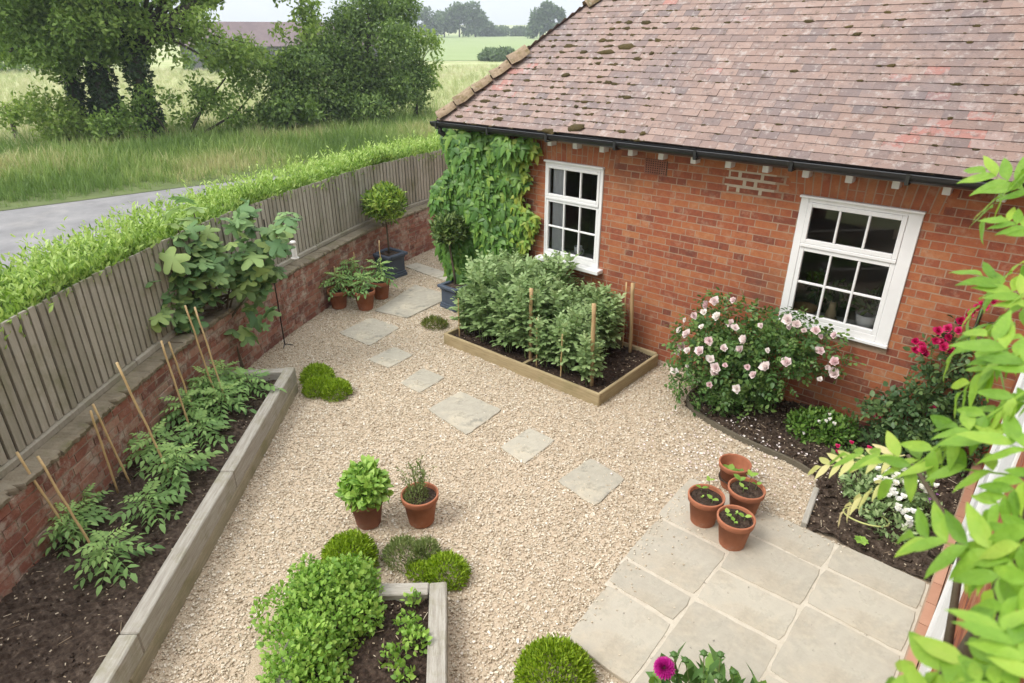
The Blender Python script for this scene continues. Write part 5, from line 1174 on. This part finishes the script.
# climbing creeper on the end of the house
vine = plant('climbing_creeper', 'glossy green creeper covering the left end of the house wall', 'creeper', (0, 0, 0))
n = 3600; mb = MB(); x = R.uniform(-6.72, -4.98, n); z = R.uniform(.08, 2.46, n)
right = np.interp(z, [0, .5, .8, 1.2, 1.9, 2.5], [-6.0, -5.62, -5.35, -5.12, -5.14, -5.12]) + .10 * np.sin(z * 6.1) + .07 * np.sin(z * 14) ; left = -6.64 + .07 * np.sin(z * 7)
k = (x < right + R.normal(0, .03, n)) & (x > left); x, z, right = x[k], z[k], right[k]; n = len(x)
dep = .02 + .20 * (np.sin(x * 7 + z * 3) * .5 + .5) * np.clip((right - x) * 3, 0, 1) + R.uniform(0, .09, n)
pts = np.stack([x, YW - .01 - dep, z], 1)
d = np.stack([R.normal(0, .35, n), R.normal(-.35, .12, n), np.full(n, -1.)], 1); nn = np.stack([R.normal(0, .4, n), np.full(n, -1.), R.normal(.4, .3, n)], 1)
edge = np.clip(1 - (right - x) / .34, 0, 1); rn = np.clip(R.beta(1.6, 2.8, n) * .72 +   .48 * edge * (R.random(n) < .85), 0, 1)
mb.inst(VINE, pts, frames(d, nn), R.normal(.15, .034, n).clip(.06, .22) * (1 - .35 * edge), rn)
m = 420; yy = R.uniform(6.3, 7.0, m); mb.inst(VINE, np.stack([XL - R.uniform(.04, .16, m), yy, R.uniform(.1, 2.4, m)], 1), frames(np.stack([R.normal(-.3, .1, m), R.normal(0, .3, m), np.full(m, -1.)], 1), np.stack([np.full(m, -1.), R.normal(0, .3, m), R.normal(.4, .2, m)], 1)), R.normal(.105, .02, m), R.beta(2, 3.5, m) * .7)
mb.build('leaves', M['vine_leaf'], vine)
sm = MB()
for q in range(14):
    x0 = R.uniform(-6.3, -5.7); xx = x0 + R.normal(0, .25); tube(sm, [(x0, YW - .02, .02), ((x0 + xx) / 2 + R.normal(0, .1), YW - .025, 1.1), (xx, YW - .02, 2.3)], [.012, .008, .004], 5)
for q in range(9): z0 = R.uniform(.9, 2.4); tube(sm, [(-5.3, YW - .03, z0), (-5.12, YW - .015, z0 + R.normal(0, .04)), (-5.02 + R.normal(0, .03), YW - .012, z0 + R.normal(0, .06))], [.004, .003, .0015], 4)
sm.build('stems', M['twig'], vine)

# fallen petals
mb = MB(); n = 420; cx_ = R.normal(-1.75, .45, n); cy_ = R.normal(4.98, .33, n); k = cy_ < 5.7; cx_, cy_ = cx_[k], cy_[k]; n = len(cx_)
mb.inst(small_t(.8, .1), np.stack([cx_, cy_, np.where(inpoly(cx_, cy_, BORDER), .068, .026)], 1), frames(rvec(n) * (1, 1, .25), UP + rvec(n) * .4), R.uniform(.014, .032, n), R.uniform(.3, 1, n))
o = mb.build('fallen_petals', M['pink_petal'], kind='stuff'); o['label'] = 'pale petals fallen on the gravel below the pink rose'

# wisteria over the main house wall
wis = plant('wisteria', 'wisteria with long lime green compound leaves hanging at the right edge', 'wisteria', (0, 0, 0))
SPR = [((0.056, 0.877, 3.022), (-0.158, 0.956, 2.938), 7), ((0.078, 0.679, 3.047), (-0.032, 0.737, 2.984), 5), ((0.039, 0.925, 3.122), (-0.082, 0.878, 2.949), 5), ((0.022, 1.043, 3.15), (-0.047, 1.05, 3.032), 5), ((0.012, 1.15, 3.158), (-0.073, 1.165, 3.053), 5), ((-0.007, 1.215, 3.207), (-0.073, 1.231, 3.09), 5), ((-0.042, 1.289, 3.333), (-0.102, 1.33, 3.235), 5), ((-0.027, 1.281, 3.283), (-0.11, 1.312, 3.31), 4), ((-0.01, 1.222, 3.236), (-0.068, 1.273, 3.247), 4), ((0.095, 0.551, 3.046), (-0.002, 0.554, 2.951), 5), ((0.097, 0.516, 3.036), (0.018, 0.526, 2.966), 5), ((0.063, 0.846, 3.073), (-0.024, 0.897, 3.059), 5), ((0.07, 0.683, 3.089), (0.051, 0.655, 3.009), 4), ((0.009, 1.11, 3.199), (-0.016, 1.102, 3.078), 4), ((0.094, 0.492, 3.07), (0.051, 0.55, 3.07), 4), ((0.046, 0.928, 3.13), (-0.028, 0.99, 3.153), 5), ((0.021, 1.146, 3.146), (-0.059, 1.176, 3.181), 5), ((0.078, 0.615, 3.078), (0.049, 0.607, 2.981), 5), ((0.077, 0.696, 3.073), (0.032, 0.697, 2.997), 5), ((0.048, 0.918, 3.107), (0.012, 0.939, 3.078), 5), ((0.042, 0.92, 3.111), (-0.031, 0.933, 3.02), 6), ((0.063, 0.777, 3.091), (0.032, 0.767, 3.03), 5), ((0.094, 0.487, 3.064), (0.046, 0.514, 3.027), 4), ((0.031, 1.039, 3.139), (-0.024, 1.044, 3.069), 5), ((0.087, 0.57, 3.069), (0.064, 0.551, 3.01), 4)]
YNG = [((-0.105, 1.472, 2.656), (-0.276, 1.454, 2.565), 6), ((-0.115, 1.438, 2.601), (-0.197, 1.416, 2.491), 4)]
def bigleaf(w, sg=7):
    V = []; F4 = []; 
    for i in range(sg + 1):
        t = i / sg; h = w * .5 * math.sin(PI * t ** .8) ** .9 * (1 - .25 * t) + .002; z = -.28 * t * t + .02 * math.sin(9 * t)
        V += [(-h, t, z + .22 * h + .03 * math.sin(5 * t + 1) * (h / w)), (-h * .5, t, z + .16 * h), (0, t, z), (h * .5, t, z + .16 * h), (h, t, z + .22 * h)]
    for i in range(sg):
        for j in range(4): F4.append((i * 5 + j, i * 5 + j + 1, i * 5 + 6 + j, i * 5 + 5 + j))
    return np.array(V), [np.array(F4)]
def spray(a, b, npair, mat, wl=.5, k=0):
    a, b = np.array(a), np.array(b); L_ = np.linalg.norm(b - a)
    T = compound(npair, np.clip(.056 / L_, .22, .58), bigleaf(wl), 46, sd=50 + k, droop=.12, term=1.0, start=.12, lift=.45, taper=.75)
    mb = MB(); nn = UP * .8 + np.array((-.55, -.35, 0)) + R.normal(0, .25, 3)
    mb.inst(T, a[None], frames((b - a)[None], nn[None]), np.array([L_]), np.array([R.random()])); 
    mb.r[-1] = np.repeat(np.clip(R.normal(.45, .26, len(mb.r[-1]) // 28 + 1), 0, 1), 28)[:len(mb.r[-1])] + R.normal(0, .03, len(mb.r[-1]))
    return mb.build('leaf_spray', mat, wis)
for k, (a, b, npair) in enumerate(SPR): spray(a, b, npair, M['wist_leaf'], .37, k)
for k, (a, b, npair) in enumerate(YNG): spray(a, b, npair, M['wist_young'], .36, 30 + k)
sm = MB()
tube(sm, [(.11, 1.7, 0), (.10, 1.6, 1.2), (.105, 1.3, 2.2), (.10, 1.0, 2.70), (.10, .8, 2.82), (.10, .4, 2.86)], [.03, .026, .022, .018, .013, .009], 8)
tube(sm, [(.10, 1.0, 2.7), (.08, 1.15, 3.05), (.03, 1.25, 3.25), (-.03, 1.32, 3.36)], [.014, .011, .008, .005], 6)
tube(sm, [(.105, 1.3, 2.2), (.05, 1.45, 2.5), (-.1, 1.47, 2.66)], [.012, .008, .004], 6)
for a, b, _ in SPR:
    a = np.array(a); q = np.array((.10, a[1] + .02, a[2] - .03)); tube(sm, [q, (q + a) / 2 + (0, 0, .01), a], [.004, .003, .0025], 5)
sm.build('stems', M['twig'], wis, smooth=True)

# ------------------------------------------------------------------ trees and countryside
def tree(name, label, cat, loc, trunks, crown, n, leafsz, mat, T=None, ivy=0, limbs=(), group=None, down=0, bare=0):
    t = plant(name, label, cat, loc, group); mb = MB(); iv = MB()
    for pts, rr in trunks:
        tube(mb, pts, [q_ * .8 for q_ in rr], 9)
        if ivy:
            P = np.array(pts, float); m = int(ivy); u = R.random(m) * (len(P) - 1); k = u.astype(int); f = (u - k)[:, None]; q = P[k] * (1 - f) + P[np.minimum(k + 1, len(P) - 1)] * f
            r = np.interp(u, np.arange(len(P)), rr); a = R.uniform(0, 2 * PI, m); o = np.stack([np.cos(a), np.sin(a), np.zeros(m)], 1)
            lump = .80 + .35 * np.sin(q[:, 2] * 5 + a * 2) * .5 + R.uniform(0, .45, m)
            foliage(iv, q + o * (r * lump)[:, None], o, SMALL, .15, up=-.3, out=.5, face_up=.4)
    for pts, rr in limbs: tube(mb, pts, rr, 7)
    mb.build('trunk', M['bark'], t, smooth=True)
    if ivy: iv.build('ivy', M['ivy'], t)
    c = MB(); pts, nn = blob(n, crown, .35); pts += R.normal(0, .12, pts.shape); z = pts[:, 2] > .15
    foliage(c, pts[z], nn[z], T or SMALL, leafsz, up=.0, face_up=.6, out=.5, tilt=.8, down=down); c.build('crown', M[mat], t); return t
def limbs_to(crown, base, r0, k=1):
    return [([base, tuple((np.array(base) + np.array(c[:3])) / 2 + np.array((0, 0, .5))), c[:3]], [r0, r0 * .6, r0 * .25]) for c in crown[::k]]
# three ivy-clad trees on the verge
def rough_crown(cs, n, seed=0):
    out = []
    for c in cs: out += clumps_in(n, c[:3], (c[3], c[4], c[5]), (c[3] * c[4] * c[5]) ** (1 / 3) * .33, .7)
    return out
CR1 = rough_crown([(0, 0, 5.6, 3.4, 3.4, 2.4), (-1.3, -1.2, 3.6, 2.0, 2.4, 1.0), (.3, 1.6, 3.8, 2.2, 1.8, 1.2), (-.6, -2.4, 4.2, 2, 2.4, 1.5), (.5, -.5, 3.2, 1.5, 2.0, .8)], 13)
tree('ivy_clad_tree', 'leftmost leafy tree on the verge, its leaning trunk wrapped in ivy', 'tree', (-28.6, 8.4, 0), [([(0, 0, 0), (-.1, .05, 1.5), (-.25, .1, 3.2), (-.3, .1, 5)], [.30, .27, .22, .15]), ([(.3, .25, 0), (.5, .5, 1.6), (.6, .7, 3.4)], [.15, .13, .1])], CR1, 17000, .165, 'tree_leaf', ivy=2200, limbs=limbs_to(CR1, (-.2, .1, 3), .1, 3), group='ivy-clad trees on the verge')
CR2 = rough_crown([(0, 0, 5.8, 3.2, 3.2, 2.2), (.8, -1, 3.9, 1.8, 1.8, 1.1), (-1, 1.3, 4.1, 1.8, 1.8, 1.1), (.6, .3, 3.5, 1.6, 2.2, .7)], 13)
tree('ivy_clad_tree', 'middle tree on the verge with the widest ivy-covered trunk', 'tree', (-27.3, 9.0, 0), [([(0, 0, 0), (.05, .0, 1.6), (-.1, .0, 3.3), (-.15, 0, 5.2)], [.38, .34, .27, .17])], CR2, 17000, .165, 'tree_leaf', ivy=3000, limbs=limbs_to(CR2, (-.1, 0, 3), .11, 3), group='ivy-clad trees on the verge')
CR3 = rough_crown([(0, 0, 5.8, 3.3, 3.6, 2.2), (1.2, 2.2, 5.6, 2.2, 2.0, 1.0), (.5, 4.4, 6.0, 2.0, 2.2, .8), (.8, 6.6, 6.3, 1.7, 1.9, .7), (1.6, 2.6, 3.0, .9, 2.4, .5), (-1, -1.5, 4.2, 2, 2, 1.3), (1.4, 1.0, 3.9, 1.2, 1.5, .6)], 13)
tree('ivy_clad_tree', 'tree on the verge with the straightest ivy trunk and long branches reaching right', 'tree', (-26.2, 9.95, 0), [([(0, 0, 0), (.05, -.1, 1.5), (.0, -.15, 3.1), (.1, -.1, 4.8)], [.33, .31, .28, .17])], CR3, 27000, .165, 'tree_leaf_light', ivy=2600, limbs=limbs_to(CR3, (.1, -.1, 3.3), .09, 3) + [([(.0, -.1, 2.9), (.4, .9, 3.9), (1, 2, 4.8)], [.14, .1, .06])], group='ivy-clad trees on the verge')
CS = rough_crown([(0, 0, 1.3, 1.3, 1.7, .7), (.3, 1.6, 1.9, 1.1, 1.5, .6), (.2, 3.0, 2.3, 1.2, 1.3, .5), (.4, 2.6, .9, 1.0, 1.5, .6), (-.1, -1.8, .9, .8, 1.2, .6)], 9)
tree('verge_shrub', 'sprawling open branched shrub under the ivy-clad trees', 'shrub', (-25.6, 10.4, 0), [([(0, .3, 0), (.1, 1.2, 1.2), (.3, 2.2, 2.2)], [.09, .07, .03]), ([(0, 0, 0), (.1, -.5, .9), (.1, -1, 1.5)], [.07, .05, .03]), ([(.1, .3, .0), (.2, 2.4, .9), (.3, 3.2, 1.6)], [.06, .05, .02])], CS, 4200, .16, 'tree_leaf')
CS2 = rough_crown([(0, 0, .9, 1.2, 1.3, .8), (.2, -1.1, 1.4, .9, .9, .6), (.3, 1.1, .7, .9, 1.1, .6)], 9)
tree('verge_shrub', 'pale sucker growth at the foot of the leftmost ivy-clad trunks', 'shrub', (-27.6, 7.6, 0), [([(0, 0, 0), (.1, -.4, 1.3)], [.05, .02]), ([(0, 0, 0), (.1, .6, 1.0)], [.05, .02])], CS2, 3600, .15, 'tree_leaf_light')
# big rounded bush across the lane
CB = rough_crown([(0, 1.6, 3.2, 2.5, 2.3, 2.6), (.3, -1.5, 2.4, 1.8, 2.0, 2.1), (.1, 2.2, 4.6, 1.6, 1.6, 1.3), (.5, .2, 1.6, 2.1, 3.4, 1.4), (.2, -3.0, 1.6, 1.1, 1.3, 1.1), (.4, 3.6, 1.8, 1.3, 1.3, 1.5)], 15)
tree('overgrown_bush', 'tall dense dark green bush between the lane and the field', 'bush', (-24.6, 17.3, 0), [([(0, 1.2, 0), (0, 1.5, 2.5), (0, 1.7, 4.5)], [.3, .22, .1]), ([(0, -1, 0), (.1, -1.4, 2.2)], [.2, .1])], [(0, 1.5, 2.7, 1.9, 1.9, 2.6), (.2, -1.4, 1.9, 1.4, 1.7, 1.8)] + CB, 42000, .15, 'shrub_leaf')
CB2 = rough_crown([(0, 0, 3.4, 1.2, 1.2, 1.5), (.1, .1, 5.0, .9, .9, .9), (.3, -1.2, 2.6, 1.0, 1.0, 1.0)], 9)
tree('young_tree', 'thin pale leaved tree left of the dense dark bush', 'tree', (-25.0, 15.9, 0), [([(0, 0, 0), (0, .1, 2.6), (.1, .1, 5.0)], [.12, .09, .03])], CB2, 2200, .2, 'tree_leaf_light', limbs=limbs_to(CB2, (0, 0, 1.8), .04, 4))
CB3 = rough_crown([(0, 0, .8, 1.0, 1.1, .7), (.1, .9, .9, .9, .9, .6)], 8)
tree('overgrown_bush', 'low dark bush at the left foot of the tall dense bush', 'bush', (-23.3, 13.6, 0), [([(0, 0, 0), (0, .2, .8)], [.08, .04])], CB3, 1700, .2, 'shrub_leaf')
CB4 = rough_crown([(0, 0, 3.4, 1.3, 1.5, .6), (.2, .6, 2.2, .8, .8, 1.2)], 9)
tree('young_tree', 'leggy light green sapling at the right flank of the dense dark bush', 'tree', (-24.2, 21.0, 0), [([(0, 0, 0), (.1, .2, 2.0), (.2, .4, 3.4)], [.08, .06, .02])], CB4[:9] + CB4[12:], 1400, .18, 'tree_leaf_light', limbs=limbs_to(CB4, (0, .1, 1.2), .03, 4))

# long grass on the verge and in the hay meadow
def grass(name, label, x, y, z, size, mat, sd):
    n = len(x); T = joinT([moved(blade_t(.022, R.uniform(.15, .55)), (R.normal(0, .18), R.normal(0, .18), 0), (R.normal(0, .28), R.normal(0, .28), 1), (R.normal(), R.normal(), .1), R.uniform(.6, 1.1)) for _ in range(9)])
    a = R.uniform(0, 2 * PI, n); c, s = np.cos(a), np.sin(a); z0 = np.zeros(n); rot = np.stack([np.stack([c, -s, z0], 1), np.stack([s, c, z0], 1), np.stack([z0, z0, z0 + 1], 1)], 1)
    mb = MB(); clump = np.clip(.5 + .5 * np.sin(x * .9 + sd) * np.cos(y * .7) + R.normal(0, .22, n), 0, 1)
    mb.inst(T, np.stack([x, y, z], 1), rot, size * R.normal(1, .25, n).clip(.4, 1.7), clump)
    o = mb.build(name, mat, kind='stuff'); o['label'] = label
n = 15000; y = R.uniform(-6, 30, n); xo = np.interp(y, [p[1] for p in ROAD_OUT], [p[0] for p in ROAD_OUT]); x = xo - R.gamma(2.0, 2.1, n) - .1 + R.normal(0, .05, n)
hh = np.interp(xo - x, [0, 1.2, 4, 12], [.16, .28, .5, .6])
grass('long_grass', 'tall uncut grass along the far side of the lane', x, y, np.interp(xo - x, [0, 5, 13], [-.02, .08, -.08]), hh, M['long_grass'], 0)
n = 9000; y = R.uniform(-4, 34, n); xi = np.interp(y, [p[1] for p in ROAD_IN], [p[0] for p in ROAD_IN]); x = xi + abs(R.normal(0, 1.6, n)) + .05
k = (x < np.interp(y, FACE[:, 1], FACE[:, 0]) - 1.45) | (y > 11); x, y = x[k], y[k]; k = ~((x > -7.2) & (y < 14)); x, y = x[k], y[k]
grass('roadside_grass', 'rough grass between the lane and the hedge', x, y, np.full(len(x), -.05), np.full(len(x), .30), M['long_grass'], 2)
n = 16000; r = 30 + 75 * R.random(n) ** 1.3; a = R.uniform(rad(112), rad(172), n); x, y = r * np.cos(a), r * np.sin(a); k = x < -27; x, y = x[k], y[k]
grass('hay_grass', 'straw coloured hay grass in the meadow beyond the trees', x, y, np.full(len(x), -.08), np.full(len(x), .45), M['hay_grass'], 1)

# fence post in the meadow, barn, bush, far hedges and trees
mb = MB(); rbox(mb, (0, 0, .6), (.14, .14, 1.3), .02); tag(mb.build('fence_post', M['bark'], loc=(-31.5, 6.85, 0)), 'old wooden post standing in the meadow at the left edge', 'post')
barn = thing('barn', 'long grey boarded barn with a purplish tiled roof across the meadow', 'barn', (-85, 47, 0), math.atan2(.83, .56) + .0)
mb = MB(); box2(mb, (-9, 0, 0), (16, 8, 2.9)); mb.build('wall', M['barn_wall'], barn)
mb = MB(); V = [(-9.3, -.3, 2.75), (16.3, -.3, 2.75), (15.5, 4, 5.7), (-8.5, 4, 5.7), (-9.3, 8.3, 2.75), (16.3, 8.3, 2.75)]; mb.add(V, [(0, 1, 2, 3), (3, 2, 5, 4), (0, 3, 4), (1, 5, 2)], .5); mb.build('roof', M['barn_roof'], barn)
def far_tree(name, label, cat, px, d, w, h, n, sz, group=None, mat='far_leaf', dep=None, base=None, low=False):
    x, y = px[0] * d, px[1] * d; z = float(hgt(x, y)) if base is None else base; s = np.array((-px[1], px[0]))
    cl = []
    m = max(5, int(n / 130))
    for _ in range(m):
        u = R.uniform(-1, 1); v = R.uniform(.12 if low else .22, .95); ww = (w / 2) * math.sqrt(max(.05, 1 - (v * 1.6 - .8) ** 2)) if not low else w / 2; rr = min(w, h) * R.uniform(.14, .24)
        cl.append((s[0] * u * (ww - rr * .5), s[1] * u * (ww - rr * .5), v * (h - rr), rr, rr, rr * .8))
    tree(name, label, cat, (x, y, z - .1), [([(0, 0, 0), (0, 0, h * .6)], [h * .03, h * .012])], cl, n, sz, mat, group=group)
mb = None
far_tree('field_bush', 'rounded green bush in front of the barn', 'bush', (-.893, .45), 84, 9, 4.2, 2200, .5, mat='shrub_leaf')
FT_ = 'trees on the far field edge'
for nm, l, px, d, w, h in [('far_tree', 'tall rounded tree on the horizon behind the dense bush', (-.709, .705), 330, 14, 16, ), ('far_tree', 'tallest far tree at the right end of the distant wood', (-.693, .721), 330, 12, 15.5), ('far_tree', 'far tree at the left end of the distant wood', (-.724, .69), 330, 15, 15),
                           ('far_tree', 'small round tree at the left end of the distant low hedge line', (-.682, .731), 345, 10, 6.5), ('far_tree', 'dark tree on the horizon just left of the roof hip', (-.624, .781), 300, 11, 12.5), ('far_tree', 'second dark tree on the horizon half hidden by the roof hip', (-.612, .79), 300, 10, 15), ('far_tree', 'wide tree at the far left end of the distant wood', (-.742, .67), 320, 18, 14)]:
    far_tree(nm, l, 'tree', px, d, w, h, 1500, 1.5, FT_)
for l, p0, p1, d, h, nm in [('low hedge line running along the top of the far field', (-.69, .724), (-.636, .771), 352, 5.0, 'field_hedge'), ('dark hedge across the middle of the field beside the dense bush', (-.683, .73), (-.655, .756), 131, 2.3, 'field_hedge'), ('dark line of trees along the left far edge of the meadow', (-.995, .09), (-.955, .296), 106, 7, 'tree_belt')]:
    cl = []; p0, p1 = np.array(p0), np.array(p1); m = 26 if nm == 'field_hedge' else 40
    for _ in range(m):
        q = (p0 + (p1 - p0) * R.random()); q = q / np.linalg.norm(q) * (d + R.normal(0, 2)); rr = h * R.uniform(.3, .5); cl.append((q[0], q[1], float(hgt(*q)) + R.uniform(.2, max(.25, 1 - rr / h)) * h * .8, rr * 1.5, rr * 1.5, rr))
    t = plant(nm, l, 'hedge' if nm == 'field_hedge' else 'trees'); c = MB(); pts, nn = blob(4200, cl, .5); foliage(c, pts, nn, SMALL, .3 + d * .0025, face_up=.6, tilt=.8); c.build('foliage', M['far_leaf'] if d > 110 else M['shrub_leaf'], t)

# thin summer haze over the whole place
hm, hn, HN, HL = new_mat('haze'); ho = HN.new('ShaderNodeOutputMaterial'); hv = HN.new('ShaderNodeVolumePrincipled'); hv.inputs['Color'].default_value = (.86, .92, 1, 1); hv.inputs['Density'].default_value = .0008; hv.inputs['Anisotropy'].default_value = .2
HL.new(hv.outputs[0], ho.inputs['Volume'])
mb = MB(); box2(mb, (-520, -60, -1.2), (60, 520, 30)); mb.build('haze', hm, kind='stuff')

# ------------------------------------------------------------------ light, sky, camera
W = bpy.data.worlds.new('World'); SC.world = W; W.use_nodes = True
nt = W.node_tree; N, L = nt.nodes, nt.links; N.clear()
SUN_EL, SUN_AZ = 52, 205     # azimuth clockwise from +Y
sky = N.new('ShaderNodeTexSky'); sky.sky_type = 'NISHITA'; sky.sun_disc = False; sky.sun_elevation = rad(SUN_EL); sky.sun_rotation = rad(SUN_AZ); sky.dust_density = 4; sky.ozone_density = 1; sky.air_density = 1
# overcast: a layer of bright cloud in front of the clear sky, thinning a little here and there
tc = N.new('ShaderNodeTexCoord'); cn = N.new('ShaderNodeTexNoise'); cn.inputs['Scale'].default_value = 2.2; cn.inputs['Detail'].default_value = 5
L.new(tc.outputs['Generated'], cn.inputs['Vector']); cr = N.new('ShaderNodeMapRange'); cr.inputs[1].default_value = .35; cr.inputs[2].default_value = .7; cr.inputs[3].default_value = .97; cr.inputs[4].default_value = .86
L.new(cn.outputs['Fac'], cr.inputs[0]); hs = N.new('ShaderNodeMix'); hs.data_type = 'RGBA'; hs.inputs[7].default_value = (5.0, 5.15, 5.35, 1)
sx = N.new('ShaderNodeSeparateXYZ'); L.new(tc.outputs['Generated'], sx.inputs[0]); gr = N.new('ShaderNodeValToRGB'); L.new(sx.outputs['Z'], gr.inputs[0])      # overcast sky: about three times brighter overhead than at the horizon
gr.color_ramp.elements[0].color = (.375, .39, .40, 1); gr.color_ramp.elements[1].color = (1, 1, 1, 1); gm_ = N.new('ShaderNodeMix'); gm_.data_type = 'RGBA'; gm_.blend_type = 'MULTIPLY'; gm_.inputs[0].default_value = 1
gm_.inputs[6].default_value = (6.6, 6.75, 6.95, 1); L.new(gr.outputs[0], gm_.inputs[7]); L.new(gm_.outputs[2], hs.inputs[7])
L.new(cr.outputs[0], hs.inputs[0])
bg = N.new('ShaderNodeBackground'); bg.inputs['Strength'].default_value = .15; out = N.new('ShaderNodeOutputWorld')
L.new(sky.outputs[0], hs.inputs[6]); L.new(hs.outputs[2], bg.inputs['Color']); L.new(bg.outputs[0], out.inputs[0])
sl = bpy.data.lights.new('Sun', 'SUN'); sl.energy = 1.0; sl.angle = rad(24); sl.color = (1, .96, .9)
so = bpy.data.objects.new('sun_lamp', sl); COL.objects.link(so)
dv = Vector((math.sin(rad(SUN_AZ)) * math.cos(rad(SUN_EL)), math.cos(rad(SUN_AZ)) * math.cos(rad(SUN_EL)), math.sin(rad(SUN_EL))))
so.rotation_euler = dv.to_track_quat('Z', 'Y').to_euler(); so.location = dv * 40

cam = bpy.data.cameras.new('Camera'); co = bpy.data.objects.new('camera', cam); COL.objects.link(co); SC.camera = co
cam.sensor_width = 36; cam.sensor_fit = 'HORIZONTAL'; cam.lens = 635 / 1024 * 36; cam.clip_start = .05; cam.clip_end = 6000
co.location = (0, 0, 3.5); co.rotation_euler = (rad(90 - 25.4), 0, rad(40.9))
cam.dof.use_dof = True; cam.dof.focus_distance = 6.5; cam.dof.aperture_fstop = 6.3
SC.view_settings.view_transform = 'Standard'; SC.view_settings.look = 'None'; SC.view_settings.gamma = 1; SC.view_settings.exposure = 1.35
SC.cycles.max_bounces = 6; SC.cycles.diffuse_bounces = 3; SC.cycles.glossy_bounces = 2; SC.cycles.transmission_bounces = 4; SC.cycles.transparent_max_bounces = 8
SC.cycles.use_denoising = True
try: SC.cycles.denoiser = 'OPENIMAGEDENOISE'
except Exception: pass
